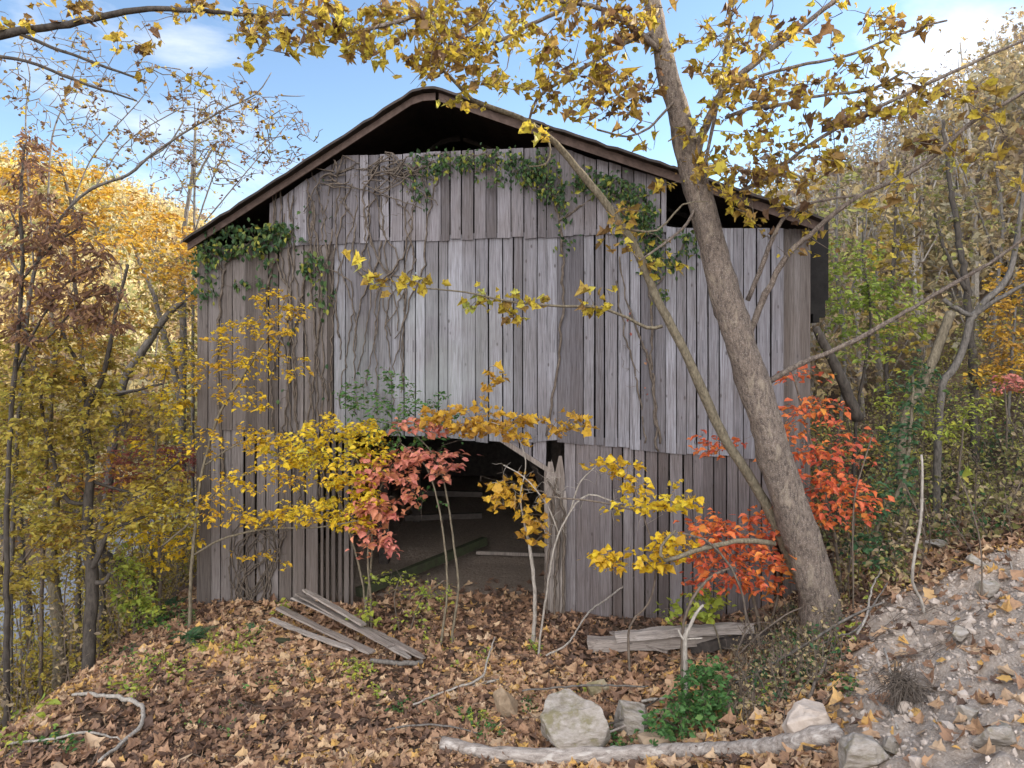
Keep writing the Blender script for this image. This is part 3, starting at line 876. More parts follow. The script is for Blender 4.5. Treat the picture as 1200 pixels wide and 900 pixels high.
sl = [S([(957, 728, 20), (948, 705, 18), (925, 655, 17), (905, 605, 17), (876, 555, 16), (850, 515, 16), (822, 455, 16), (800, 408, 15), (770, 350, 14), (745, 292, 14), (715, 245, 13), (690, 214, 12), (662, 180, 11), (640, 158, 10), (610, 138, 9), (580, 127, 8), (553, 117, 7), (535, 98, 6), (508, 74, 5), (470, 66, 4)], (gb2[1] - .25, 8.6), True, wob=.25),
      S([(776, 382, 6), (758, 384, 6), (735, 372, 5), (700, 360, 5), (660, 359, 4.5), (620, 356, 4), (580, 350, 3.5), (545, 342, 3), (500, 338, 2.5)], (9.0, 8.6)),
      S([(908, 637, 9), (880, 634, 9), (850, 636, 8), (815, 646, 8), (780, 656, 7), (775, 640, 5), (792, 622, 4)], (9.5, 9.2)),
      S([(640, 158, 4), (645, 175, 3), (640, 192, 3), (620, 195, 2)], (8.8, 8.7)),
      S([(730, 268, 4), (770, 270, 3.5), (800, 240, 3), (830, 236, 2)], (8.9, 8.6))]
for s_ in sl:
    s_['p'] = [(a, b, c * .72) for a, b, c in s_['p']]
zl = [(590, 355, 60, 26, 8.7, .2, 16), (700, 345, 20, 20, 8.9, .2, 9), (460, 330, 50, 12, 8.5, .2, 7), (545, 120, 30, 12, 8.6, .2, 4), (640, 150, 25, 10, 8.7, .1, 3), (730, 265, 30, 40, 8.9, .2, 9), (780, 300, 30, 30, 9.0, .2, 6), (420, 300, 20, 10, 8.4, .1, 2)]
plant('sycamore_sapling', 'slender sycamore leaning left with its top against the gable edge', 'tree', sl, zl, LOBED, .115, 'syc', 'stembark', per=3.2, flat=.3, seed=5, droop=.5, rough=.1, curl=.8, k=10, nodes_from=30, limb_parts=True, rnd_bias=.1)

# ---------------------------------------------------------------- shrubs and saplings before the barn
plant('dogwood_sapling', 'pink red leaved dogwood sapling in front of the dark doorway', 'sapling',
      [S([(435, 712, 4), (432, 670, 4), (432, 625, 3.5), (440, 585, 3), (460, 545, 2.5)], 11.3, True), S([(516, 760, 5), (524, 690, 4), (520, 630, 3.5), (512, 585, 3), (498, 545, 2.5), (470, 520, 2)], (11.0, 11.2), True)],
      [(478, 545, 62, 22, 11.2, .25, 62), (450, 580, 42, 30, 11.2, .25, 64), (435, 622, 24, 28, 11.2, .2, 30), (500, 500, 28, 10, 11.0, .1, 12), (520, 540, 28, 12, 11.1, .2, 18), (480, 495, 20, 8, 11.0, .1, 8), (455, 640, 12, 12, 11.2, .1, 6)],
      ROUND, .115, 'pink', per=5, flat=.65, seed=11, droop=.35)
plant('spicebush', 'bright yellow leaved bush at the left jamb of the doorway', 'bush',
      [S([(428, 708, 4), (420, 660, 4), (405, 610, 3.5), (390, 560, 3), (370, 530, 2.5)], 11.5, True), S([(430, 706, 4), (436, 640, 3.5), (430, 580, 3), (415, 530, 2.5), (400, 505, 2)], 11.6, True)],
      [(400, 530, 58, 36, 11.3, .3, 105), (415, 590, 38, 34, 11.3, .25, 90), (345, 530, 40, 24, 11.1, .3, 54), (355, 600, 50, 14, 11.1, .3, 36), (430, 515, 24, 24, 11.5, .2, 30), (385, 500, 40, 14, 11.2, .2, 24)],
      OVAL, .088, 'yellow', per=7, flat=.55, seed=12, rnd_bias=.12)
plant('green_leaved_sapling', 'thin green leaved sapling before the lintel of the doorway', 'sapling',
      [S([(530, 742, 5), (537, 690, 4), (532, 640, 3.5), (525, 590, 3), (512, 540, 2.5), (480, 505, 2), (440, 490, 2)], (11.1, 11.5), True)],
      [(465, 508, 36, 26, 11.5, .2, 46), (440, 465, 50, 36, 11.7, .2, 90), (500, 480, 46, 22, 11.6, .2, 44), (520, 520, 30, 10, 11.4, .1, 8), (500, 590, 20, 30, 11.4, .1, 5)],
      OVAL, .078, 'green', per=5, flat=.6, seed=13, rnd_bias=.12)
plant('hickory_shoot', 'tawny yellow leafed branchy sapling before the middle of the barn wall', 'sapling',
      [S([(625, 752, 7), (627, 700, 6.5), (622, 650, 6), (617, 625, 4), (610, 585, 2.6), (616, 540, 2), (600, 505, 1.6), (560, 490, 1.2)], (11.0, 10.6), True)],
      [(560, 495, 62, 18, 10.7, .25, 46), (600, 500, 80, 14, 10.6, .2, 40), (520, 485, 30, 12, 10.8, .2, 14), (610, 585, 40, 34, 10.7, .25, 26), (625, 620, 20, 22, 10.8, .2, 12), (585, 580, 20, 16, 10.7, .1, 10), (672, 495, 30, 14, 10.5, .2, 8), (578, 440, 14, 34, 10.9, .15, 8)],
      LOBED, .098, 'orange', 'palebark', per=4, flat=.5, seed=14, curl=.6, droop=.3)
plant('maple_sapling', 'thin sapling with big yellow leaves across the right lower boards', 'sapling',
      [S([(800, 742, 5), (812, 700, 5), (838, 672, 4.5), (862, 665, 4)], 9.4, True), S([(738, 735, 4), (760, 707, 3.5), (768, 675, 3.5), (765, 640, 3), (752, 600, 2.5), (740, 560, 2)], (10.0, 9.9), True), S([(640, 582, 3), (700, 588, 3), (742, 598, 2.5)], (10.2, 9.9))],
      [(745, 655, 58, 14, 9.7, .15, 40), (790, 640, 22, 18, 9.6, .15, 26), (770, 580, 44, 22, 9.9, .2, 28), (715, 550, 40, 14, 10.1, .2, 18), (745, 615, 40, 34, 9.9, .2, 9), (805, 570, 12, 30, 9.7, .1, 6)],
      ROUND, .105, 'yellow', 'twig', per=4.5, flat=.5, seed=15, curl=.6)
plant('bare_sapling', 'pale leafless sapling spreading fine twigs over the right side of the doorway', 'sapling',
      [S([(632, 755, 4), (640, 700, 4), (650, 640, 3.5), (668, 600, 3), (690, 580, 3), (720, 588, 2.5), (760, 596, 2)], (10.6, 10.2), True), S([(655, 625, 3), (640, 590, 2.5), (615, 560, 2), (590, 545, 2)], (10.5, 10.5)), S([(668, 600, 3), (680, 565, 2.5), (700, 545, 2)], (10.4, 10.3))],
      [(615, 565, 50, 36, 10.5, .2, 44), (700, 575, 50, 34, 10.3, .2, 34), (650, 600, 40, 30, 10.4, .15, 18), (745, 600, 40, 24, 10.2, .15, 14)], bark='palebark', per=0, seed=26, twig_r=.003)
plant('burning_bush', 'flame red leaved bush growing round the foot of the big leaning trunk', 'bush',
      [S([(890, 735, 6), (880, 690, 5), (865, 650, 4), (850, 620, 3)], 10.2, True), S([(985, 700, 6), (980, 640, 5), (962, 560, 4), (945, 500, 3), (930, 440, 3)], (10.4, 10.2), True), S([(905, 730, 5), (912, 680, 4), (900, 630, 3)], 10.2, True), S([(990, 695, 5), (1000, 630, 4), (1000, 560, 3)], (10.4, 10.5), True)],
      [(870, 618, 60, 20, 9.9, .2, 80), (872, 655, 60, 24, 9.9, .25, 110), (865, 682, 64, 12, 9.9, .2, 44), (840, 520, 30, 12, 10.2, .15, 14), (930, 440, 30, 14, 10.2, .2, 12), (945, 490, 46, 30, 10.2, .25, 56), (960, 540, 60, 24, 10.2, .25, 66), (975, 590, 52, 30, 10.2, .25, 100), (1000, 520, 24, 24, 10.6, .2, 10), (900, 600, 20, 10, 9.9, .1, 10), (920, 560, 14, 40, 10.2, .1, 10)],
      OVAL, .105, 'red', 'twig', per=4.0, flat=.6, seed=16, spread_=.24)
plant('green_shoot', 'small green and lime leaved shoot under the flame red leaves', 'shrub', [S([(845, 762, 3), (835, 725, 3), (826, 700, 2.5)], 10.2, True)],
      [(832, 705, 26, 22, 10.1, .12, 26), (785, 720, 14, 16, 10.4, .1, 8), (925, 575, 14, 10, 10.0, .1, 0)], ROUND, .11, 'lime', per=4, seed=17)
plant('low_spicebush', 'knee high shrub of small yellow leaves on the litter in the doorway', 'shrub', [S([(480, 745, 2.5), (492, 705, 2), (520, 680, 2)], 11.4, True), S([(468, 740, 2.5), (462, 700, 2), (470, 675, 2)], 11.5, True)],
      [(500, 700, 42, 26, 11.4, .25, 52), (465, 680, 18, 14, 11.5, .15, 16), (488, 735, 30, 16, 11.3, .2, 16)], OVAL, .06, 'lime', 'twig', per=4, seed=18)
plant('lime_seedling', 'lime green seedling rising at the top of the plank heap', 'plant', [S([(432, 738, 2.5), (430, 715, 2), (428, 700, 2)], 11.3, True)], [(430, 722, 16, 14, 11.2, .12, 18), (440, 690, 10, 20, 11.3, .1, 8)], ROUND, .09, 'lime', per=4, seed=19)
plant('honeysuckle_bush', 'dense dark green bush behind the pale fallen log', 'bush',
      [S([(820, 872, 4), (825, 840, 3), (822, 800, 2.5)], 8.3, True), S([(815, 872, 4), (790, 850, 3), (775, 840, 2.5)], 8.2, True), S([(825, 872, 4), (845, 845, 3), (850, 820, 2.5)], 8.3, True)],
      [(822, 820, 34, 40, 8.3, .2, 150), (800, 850, 48, 26, 8.2, .2, 160), (845, 840, 32, 30, 8.3, .2, 110), (830, 785, 22, 16, 8.4, .12, 30), (775, 862, 30, 10, 8.1, .1, 30)],
      OVAL, .062, 'green', 'twig', per=6, flat=.5, seed=20, twig_r=.0025)
plant('dead_sapling', 'pale broken leafless sapling standing behind the dark green bush', 'dead sapling',
      [S([(804, 815, 8), (803, 770, 8), (803, 745, 7.5), (808, 735, 6), (815, 720, 5), (824, 709, 4)], 8.6, True, wob=.4), S([(803, 752, 5), (798, 745, 4), (795, 738, 3.5)], 8.6), S([(805, 749, 4), (815, 748, 3.5), (823, 748, 3)], 8.6)], [], bark='palebark', seed=21)
plant('bent_cane', 'long bare purplish cane arching over the weeds at the bank foot', 'cane', [S([(862, 800, 4), (885, 790, 4), (915, 772, 5), (945, 755, 5), (980, 732, 5), (1010, 716, 4), (1035, 706, 3)], (8.8, 8.4), wob=.3)], [], bark='greybark', seed=22)
plant('white_stick', 'thin white bare stick standing on the earth bank', 'stick', [S([(1084, 720, 5.4), (1078, 700, 5.2), (1069, 681, 5.2), (1072, 650, 5), (1079, 610, 4.8), (1081, 560, 4.4), (1080, 533, 3.8)], (G(1084, 720)[1], G(1084, 720)[1]), True, wob=.2)], [], bark='palebark', seed=23)
plant('arching_briar', 'brown leafless briar arching down from the red leaves to the litter', 'briar',
      [S([(862, 770, 3), (873, 740, 3.5), (873, 710, 3.5), (862, 675, 4), (845, 650, 4), (825, 632, 4), (800, 625, 3)], (9.4, 9.3), True), S([(873, 715, 3), (880, 740, 3), (885, 765, 2.5)], 9.4), S([(862, 770, 3), (900, 735, 3), (940, 712, 2.5), (975, 720, 2)], (9.4, 9.6))],
      [(900, 750, 60, 30, 9.4, .25, 22)], bark='deadvine', per=0, seed=24)
# left of the doorway: twigs of yellow leaves reaching over the boards
plant('elm_sapling', 'amber leaved sapling whose sprays reach over the left end of the boards', 'sapling',
      [S([(222, 735, 6), (225, 660, 5.5), (236, 560, 5), (255, 490, 4.5), (285, 440, 4), (310, 400, 3), (335, 350, 2)], (11.6, 11.2), True), S([(228, 650, 4), (260, 632, 3.5), (310, 620, 3), (370, 618, 2.5), (420, 610, 2)], (11.5, 10.9)), S([(240, 545, 3.5), (280, 520, 3), (330, 510, 2.5)], (11.4, 11.0)), S([(190, 640, 4), (225, 610, 4), (250, 580, 3), (290, 555, 3), (330, 545, 2)], (11.6, 11.0))],
      [(325, 365, 40, 30, 11.2, .25, 52), (290, 400, 50, 30, 11.2, .25, 56), (265, 435, 40, 24, 11.3, .25, 40), (330, 430, 40, 16, 11.2, .2, 18), (300, 470, 50, 12, 11.1, .2, 22), (270, 515, 60, 24, 11.2, .2, 34), (330, 520, 40, 20, 11.1, .2, 28), (300, 560, 60, 20, 11.0, .2, 30), (310, 608, 70, 12, 11.0, .2, 44), (370, 560, 50, 20, 11.0, .2, 30), (250, 590, 30, 20, 11.3, .2, 20), (300, 655, 50, 16, 11.4, .2, 8)],
      OVAL, .082, 'yellow', 'stembark', per=5.6, flat=.6, seed=25, rnd_bias=-.08)

# ---------------------------------------------------------------- trees on the left bank
gT = G(103, 790)
plant('twisted_tree', 'dark twisted tree with a forked crown at the brink of the left bank', 'tree',
      [S([(103, 793, 15), (105, 740, 14), (108, 700, 14), (107, 665, 14), (103, 630, 12), (103, 590, 11), (106, 545, 9), (101, 505, 8), (102, 474, 7), (118, 448, 6), (129, 405, 5), (137, 360, 4), (150, 310, 3)], (gT[1], gT[1] + .8), True, wob=.3),
       S([(102, 474, 5), (96, 435, 4.5), (80, 405, 4), (70, 380, 3)], (gT[1] + .7, gT[1] + .9)), S([(100, 590, 5), (82, 588, 5), (70, 570, 4.5), (62, 535, 4), (50, 490, 3.5), (46, 440, 3), (30, 410, 2.5)], (gT[1] + .3, gT[1])),
       S([(108, 665, 7), (120, 640, 6), (132, 620, 5), (150, 612, 4), (185, 600, 3)], (gT[1], gT[1] + .5)), S([(112, 683, 6), (122, 682, 5), (128, 672, 4)], gT[1]), S([(110, 565, 4), (160, 575, 3), (210, 540, 3)], (gT[1] + .4, gT[1] + .9)), S([(108, 470, 4), (150, 460, 3.5), (190, 450, 3)], (gT[1] + .7, gT[1] + 1.2))],
      [(60, 470, 80, 50, gT[1] + .4, .5, 170), (110, 430, 60, 50, gT[1] + .7, .5, 90), (40, 540, 60, 50, gT[1] + .2, .5, 110), (150, 500, 60, 40, gT[1] + .7, .5, 70), (30, 420, 50, 40, gT[1] + .3, .5, 70), (180, 595, 60, 30, gT[1] + .6, .5, 90), (100, 620, 60, 30, gT[1] + .3, .4, 50), (190, 560, 30, 24, gT[1] + .8, .4, 40)],
      OVAL, .088, 'gold', 'darkbark', per=8, flat=.55, seed=31)
gT2 = G(38, 800)
plant('forked_tree', 'thin dark tree with a low side limb beside the bright creek', 'tree',
      [S([(38, 803, 11), (35, 750, 10), (32, 705, 9.5), (26, 660, 8), (24, 620, 7), (21, 575, 6), (14, 540, 5), (12, 480, 4), (18, 420, 3)], (gT2[1] + .3, gT2[1] + .6), True, wob=.3), S([(28, 690, 6), (12, 672, 5), (-10, 660, 4)], gT2[1] + .4), S([(34, 676, 4), (50, 678, 3.5), (66, 668, 2.5)], gT2[1] + .4)],
      [(20, 560, 50, 60, gT2[1] + .5, .5, 110), (20, 640, 40, 40, gT2[1] + .4, .4, 50), (60, 590, 40, 40, gT2[1] + .6, .4, 50), (10, 480, 40, 50, gT2[1] + .6, .4, 60)],
      OVAL, .088, 'gold', 'darkbark', per=8, seed=32, flat=.55, rnd_bias=-.05)
plant('mossy_tree', 'straight brown trunked tree standing between two dark thinner trunks', 'tree',
      [S([(70, 752, 14), (66, 710, 13), (62, 665, 12), (62, 620, 11), (65, 570, 9), (58, 500, 8), (62, 420, 6), (60, 350, 4)], (12.6, 13.2), True, wob=.25)],
      [(70, 500, 70, 60, 13.2, .6, 120), (60, 590, 70, 50, 13.0, .6, 100), (90, 400, 60, 50, 13.4, .6, 80), (110, 660, 50, 30, 12.9, .5, 40), (30, 690, 40, 24, 12.8, .4, 30)],
      OVAL, .09, 'gold', 'stembark', per=8, seed=33, rnd_bias=.08)
plant('leaning_grey_tree', 'grey trunk leaning right and upward behind the yellow leaves at the barn end', 'tree',
      [S([(118, 660, 11), (128, 560, 10), (136, 490, 10), (146, 445, 9), (165, 415, 9), (182, 388, 8), (200, 365, 7), (216, 352, 5), (240, 335, 3)], (14.6, 15.4), True, wob=.3), S([(178, 465, 4), (160, 458, 4), (120, 462, 3)], 15.0)],
      [(200, 400, 40, 40, 15.4, .7, 46), (170, 350, 50, 40, 15.4, .8, 60), (130, 520, 40, 40, 15.0, .6, 40)], OVAL, .10, 'gold', 'greybark', per=5, seed=34)
plant('paired_trunk_tree', 'upright grey tree with a slanting second stem close to the barn corner', 'tree',
      [S([(212, 650, 9), (213, 560, 9), (214, 470, 8), (215, 400, 8), (214, 330, 7), (216, 270, 5), (226, 200, 4), (229, 150, 2.5)], (16.5, 16.8), True, wob=.2), S([(211, 470, 7), (203, 430, 7), (192, 390, 6), (180, 345, 5), (165, 310, 4), (150, 270, 3)], (16.6, 16.9)), S([(222, 225, 3), (240, 190, 2.5), (255, 165, 2)], 16.8)],
      [(200, 330, 40, 50, 16.8, .8, 60), (225, 400, 20, 60, 16.2, .6, 40), (240, 180, 40, 60, 16.8, .8, 36), (205, 520, 30, 60, 16.6, .6, 50)], OVAL, .10, 'gold', 'greybark', per=4.5, seed=35)
plant('red_maple_shrub', 'dull crimson leaved shrub low beside the left end of the barn', 'shrub',
      [S([(180, 690, 5), (175, 620, 4), (170, 570, 3)], 13.6, True), S([(183, 690, 4), (205, 600, 3), (215, 550, 2.5)], 13.6, True)],
      [(180, 548, 55, 20, 13.6, .4, 120), (205, 535, 25, 14, 13.5, .3, 50), (150, 530, 30, 18, 13.7, .3, 40), (100, 565, 60, 16, 13.4, .3, 40)], OVAL, .095, 'crimson', 'twig', per=6, flat=.75, seed=36)
plant('sumac_tree', 'sumac with drooping plum brown leaves at the upper left', 'tree',
      [S([(8, 640, 8), (10, 540, 7), (16, 450, 7), (22, 380, 6), (26, 310, 6), (25, 240, 5), (28, 170, 4)], (10.6, 10.9), True), S([(16, 440, 5), (45, 380, 4), (80, 330, 3.5), (120, 310, 3)], (10.8, 10.6)), S([(24, 330, 4), (60, 290, 3.5), (100, 262, 3)], (10.8, 10.7)), S([(22, 380, 4), (50, 400, 3), (100, 350, 3), (140, 345, 2)], (10.8, 10.4)), S([(26, 280, 4), (10, 240, 3)], 10.9)],
      [(25, 240, 40, 60, 10.8, .4, 50), (20, 340, 40, 60, 10.8, .4, 60), (80, 300, 50, 24, 10.7, .35, 60), (95, 345, 50, 22, 10.5, .3, 60), (110, 375, 40, 16, 10.4, .3, 36), (40, 180, 24, 30, 10.9, .3, 24), (60, 260, 40, 30, 10.8, .3, 36)],
      LEAFLET, .125, 'plum', 'darkbark', per=8, flat=.2, seed=37, droop=.9, spread_=.13)
plant('tawny_tree', 'orange gold leaved tree rising against the sky behind the plum brown leaves', 'tree',
      [S([(92, 650, 8), (95, 520, 8), (96, 420, 7), (88, 330, 6), (85, 250, 5), (70, 190, 4)], (15.2, 15.4), True)],
      [(60, 220, 70, 50, 15.4, .8, 150), (140, 260, 60, 40, 15.6, .8, 150), (190, 290, 50, 40, 15.8, .8, 130), (60, 300, 70, 60, 15.2, .8, 120), (20, 200, 40, 40, 15.2, .8, 60), (215, 330, 20, 30, 15.6, .5, 40)],
      OVAL, .105, 'orange', 'darkbark', per=6, seed=38, flat=.5)
bare = [S([(12, 760, 14), (14, 640, 13), (20, 520, 12), (28, 420, 11), (36, 340, 11), (55, 280, 10), (100, 226, 9), (150, 205, 9), (172, 186, 8), (212, 158, 6.5), (262, 129, 5.5), (300, 110, 4), (318, 85, 2.5)], (12.0, 11.0), True),
        S([(165, 190, 5), (195, 172, 4), (215, 142, 4), (190, 185, 3)], (11.4, 11.6), wob=.5), S([(85, 238, 5), (105, 190, 4.5), (130, 155, 4), (162, 120, 3), (185, 90, 2)], (11.5, 12.0)), S([(55, 280, 6), (60, 170, 5), (75, 120, 4), (95, 60, 2.5)], (11.7, 12.5)), S([(40, 320, 5), (30, 150, 4.5), (35, 90, 3.5), (25, 55, 2.5)], (11.8, 12.2)), S([(110, 222, 4), (150, 165, 3.5), (215, 125, 3)], (11.5, 12.1)), S([(212, 158, 3), (240, 185, 2.5), (250, 215, 2)], (11.2, 11.6)), S([(36, 340, 6), (-30, 240, 5), (-60, 150, 4)], (11.6, 12))]
for s_ in bare:
    s_['p'] = [(a, b, c * .55) for a, b, c in s_['p']]; s_['wob'] = .4
plant('bare_tree', 'nearly leafless grey tree whose long limb arches toward the roof', 'tree', bare,
      [(190, 130, 110, 60, 11.6, .6, 200), (60, 90, 70, 70, 12.1, .6, 190), (270, 160, 60, 60, 11.2, .5, 120), (250, 110, 60, 30, 11.2, .4, 60), (330, 150, 50, 50, 11.2, .4, 50), (140, 170, 60, 30, 11.6, .4, 60)],
      LOBED, .055, 'syc', 'greybark', per=1.2, flat=.3, seed=39, droop=.4, twig_r=.0062, rnd_bias=-.22)
over = [S([(-260, 900, 40), (-240, 500, 36), (-215, 250, 30), (-160, 110, 22), (-80, 62, 14), (0, 41, 10), (80, 28, 8), (160, 12, 6.5), (225, 12, 5.5), (290, 17, 4), (340, 17, 3)], (8.0, 7.6), True, wob=.15), S([(20, 38, 5), (60, 55, 4), (100, 70, 3.5), (170, 95, 2.5)], (7.7, 7.9)), S([(-60, 58, 6), (30, 72, 4), (90, 95, 3.5), (160, 118, 2)], (7.7, 8)), S([(-80, 62, 6), (-20, 10, 5), (60, -30, 4), (160, -40, 3)], (7.7, 7.3)), S([(-160, 110, 9), (-80, -80, 7), (20, -160, 5)], (7.8, 7.2))]
plant('thin_tree', 'wispy thin tree with tiny leaves against the sky left of the roof', 'tree', [S([(226, 420, 5), (227, 300, 4), (228, 230, 3.5), (229, 170, 2.5), (228, 120, 1.5)], (17.5, 17.5), True), S([(226, 280, 3), (245, 220, 2.5), (270, 160, 1.5)], 17.5), S([(240, 260, 2.5), (290, 200, 2), (350, 130, 1.2)], (17.5, 17.8)), S([(227, 240, 2), (205, 200, 1.5)], 17.5)],
      [(240, 190, 50, 60, 17.5, .8, 110), (320, 160, 50, 46, 17.8, .6, 80), (200, 200, 30, 40, 17.5, .6, 40)], OVAL, .07, 'plum', 'greybark', per=2.2, seed=47, twig_r=.007, flat=.3)
plant('overhanging_maple', 'dark bough hung with yellow leaves reaching in from the upper left corner', 'tree', over,
      [(60, 15, 70, 20, 7.6, .3, 26), (140, 35, 40, 30, 7.7, .3, 18), (240, 10, 60, 16, 7.6, .3, 30), (310, 30, 40, 30, 7.6, .3, 26), (180, 65, 40, 24, 7.9, .3, 10), (80, 95, 50, 14, 7.8, .2, 5), (290, 60, 40, 30, 7.7, .3, 14), (250, 95, 30, 20, 7.9, .2, 5), (60, -60, 120, 40, 7.4, .5, 30)],
      LOBED, .085, 'syc', 'darkbark', per=2.2, flat=.4, seed=40, droop=.45, curl=.7)
plant('yellow_green_bush', 'yellow green bush on the slope just left of the barn corner', 'bush', [S([(158, 735, 5), (155, 700, 4), (152, 670, 3)], 12.2, True), S([(160, 735, 5), (172, 700, 3), (180, 680, 2.5)], 12.2, True)],
      [(155, 690, 26, 36, 12.2, .25, 90), (165, 715, 26, 20, 12.1, .2, 50), (145, 660, 14, 24, 12.2, .2, 30)], OVAL, .075, 'lime', 'twig', per=6, seed=41)
plant('fallen_dark_trunk', 'dark dead trunk bent over to the ground above the creek', 'dead tree', [S([(120, 648, 8), (130, 655, 12), (146, 668, 13), (156, 690, 13), (162, 722, 14)], (13.2, 12.6), wob=.3)], [], bark='darkbark', seed=42)

plant('ash_sapling', 'leafy yellow sapling filling the gap between the twisted tree and the barn', 'sapling', [S([(185, 740, 6), (188, 660, 5), (180, 580, 4), (185, 500, 3), (195, 430, 2.5)], 12.6, True), S([(188, 650, 4), (215, 590, 3), (222, 540, 2)], 12.6)],
      [(195, 620, 44, 50, 12.4, .4, 110), (190, 500, 40, 60, 12.7, .4, 90), (210, 440, 30, 40, 12.8, .4, 50), (150, 610, 50, 30, 12.2, .4, 60)], OVAL, .08, 'yellow', 'twig', per=7, seed=44, rnd_bias=.05)
plant('box_elder', 'olive yellow leafy sapling low at the left edge beside the creek', 'sapling', [S([(-10, 760, 6), (0, 680, 5), (10, 600, 4), (20, 520, 3)], 11.2, True), S([(0, 690, 4), (40, 640, 3), (70, 600, 2)], 11.3)],
      [(15, 590, 50, 50, 11.2, .4, 100), (20, 690, 50, 36, 11.2, .4, 70), (70, 640, 40, 40, 11.5, .4, 60), (10, 460, 50, 50, 11.2, .4, 80), (80, 520, 50, 40, 11.6, .4, 60)], OVAL, .085, 'gold', 'twig', per=7, seed=45, rnd_bias=.12)
plant('rusty_sapling', 'rust leaved sapling under the plum brown sumac', 'sapling', [S([(48, 760, 6), (52, 600, 5), (60, 480, 4), (70, 400, 3), (85, 340, 2)], 12.0, True)],
      [(70, 420, 60, 40, 12.0, .4, 80), (120, 380, 50, 40, 12.3, .4, 60), (40, 370, 40, 40, 12.0, .4, 50), (100, 560, 60, 30, 12.1, .4, 50), (60, 620, 50, 24, 12.0, .4, 36)], OVAL, .085, 'orange', 'twig', per=6, seed=46, rnd_bias=-.1)

# ---------------------------------------------------------------- right of the barn
plant('crooked_tree', 'pale crooked tree with a three way fork on the right bank', 'tree',
      [S([(1098, 560, 9), (1100, 500, 9), (1105, 450, 8.5), (1118, 432, 9), (1130, 405, 8), (1136, 378, 8), (1140, 371, 8), (1158, 350, 7.5), (1172, 338, 7), (1184, 318, 6.5), (1190, 292, 6), (1196, 250, 5), (1205, 190, 4)], (13.2, 13.0), True, wob=.25), S([(1140, 371, 6), (1122, 363, 6), (1106, 351, 5)], 13.1), S([(1140, 371, 5), (1170, 350, 5), (1215, 325, 4)], (13.1, 12.6))],
      [(1180, 260, 40, 50, 13.0, .5, 24), (1110, 340, 30, 24, 13.0, .3, 10)], OVAL, .10, 'olive', 'greybark', per=4, seed=51)
plant('broken_trunk', 'broken off brown trunk leaning right among the vines of the right bank', 'dead tree', [S([(1058, 500, 10), (1080, 455, 11), (1096, 415, 11), (1106, 388, 11), (1115, 366, 10)], (12.6, 12.6), True, wob=.3)], [(1085, 440, 20, 30, 12.5, .2, 16)], OVAL, .10, 'ivy', 'stembark', per=4, seed=52)
plant('vine_hung_tree', 'dark vine hung trunk behind the pale crooked tree', 'tree', [S([(1143, 560, 10), (1142, 480, 10), (1138, 400, 9), (1132, 330, 8), (1122, 270, 7), (1112, 200, 5), (1105, 140, 3.5)], (15.5, 15.8), True), S([(1132, 340, 5), (1110, 300, 4), (1095, 250, 3)], 15.6)],
      [(1120, 250, 40, 60, 15.8, .6, 60), (1140, 430, 24, 60, 15.4, .4, 44), (1090, 190, 30, 40, 15.8, .5, 26)], OVAL, .10, 'olive', 'darkbark', per=5, seed=53)
plant('leaning_post', 'mossy dark post leaning against the right end of the barn', 'post', [S([(1006, 492, 13), (989, 450, 12), (972, 415, 11), (956, 384, 9)], (12.4, 12.2), wob=.25)], [(965, 430, 20, 30, 12.1, .1, 10)], OVAL, .06, 'olive', 'darkbark', per=3, seed=54)
plant('ivy_clad_sapling', 'sapling clad in grey green vine beside the thin white stick', 'sapling', [S([(1028, 620, 7), (1042, 590, 7), (1056, 570, 7), (1064, 535, 6), (1068, 490, 5), (1070, 440, 4)], (10.6, 10.9), True)],
      [(1055, 545, 24, 50, 10.7, .2, 80), (1030, 590, 26, 26, 10.6, .2, 44), (1075, 440, 30, 30, 10.9, .3, 34), (1020, 645, 30, 20, 10.2, .2, 40), (1065, 490, 20, 24, 10.8, .2, 24)], OVAL, .08, 'fern', 'stembark', per=4.5, seed=55)
plant('green_oak_sapling', 'green and yellow leaved oak sapling near the dark eave', 'sapling', [S([(1000, 560, 6), (1005, 480, 5), (1015, 420, 4.5), (1020, 370, 4), (1015, 320, 3)], (14.2, 14.0), True)],
      [(1035, 345, 44, 24, 14.0, .4, 100), (985, 340, 30, 36, 13.6, .4, 70), (1010, 400, 50, 34, 14.0, .4, 90), (1000, 300, 40, 24, 14.0, .4, 50), (1075, 380, 24, 24, 14.0, .3, 30)], OVAL, .105, 'lime', 'darkbark', per=4.6, seed=56, rnd_bias=-.12)
plant('orange_maple', 'small orange maple at the right edge above the bank', 'tree', [S([(1180, 560, 7), (1182, 480, 6), (1186, 420, 5), (1190, 360, 4)], (16, 16), True)],
      [(1180, 400, 36, 46, 16, .6, 110), (1185, 340, 30, 30, 16, .6, 50), (1160, 450, 26, 20, 15.8, .4, 24), (1160, 440, 24, 12, 15.6, .3, 24)], OVAL, .12, 'orange', 'greybark', per=5, seed=57)
plant('pink_leaved_shrub', 'small shrub of faded pink leaves below the orange maple', 'shrub', [S([(1178, 560, 4), (1180, 500, 3), (1178, 455, 2.5)], 14.2, True)], [(1180, 450, 24, 12, 14.2, .25, 36)], OVAL, .10, 'pink', 'twig', per=5, seed=58)
plant('beech_shrub', 'pale yellow leaved shrub among brown weeds on the right bank', 'shrub', [S([(1120, 600, 4), (1125, 540, 3.5), (1130, 490, 3)], 12.2, True)], [(1125, 500, 40, 26, 12.2, .4, 60), (1060, 465, 40, 30, 12.8, .4, 50), (1140, 470, 30, 16, 12.6, .3, 24)], OVAL, .075, 'lime', 'twig', per=4.5, seed=59, rnd_bias=.1)
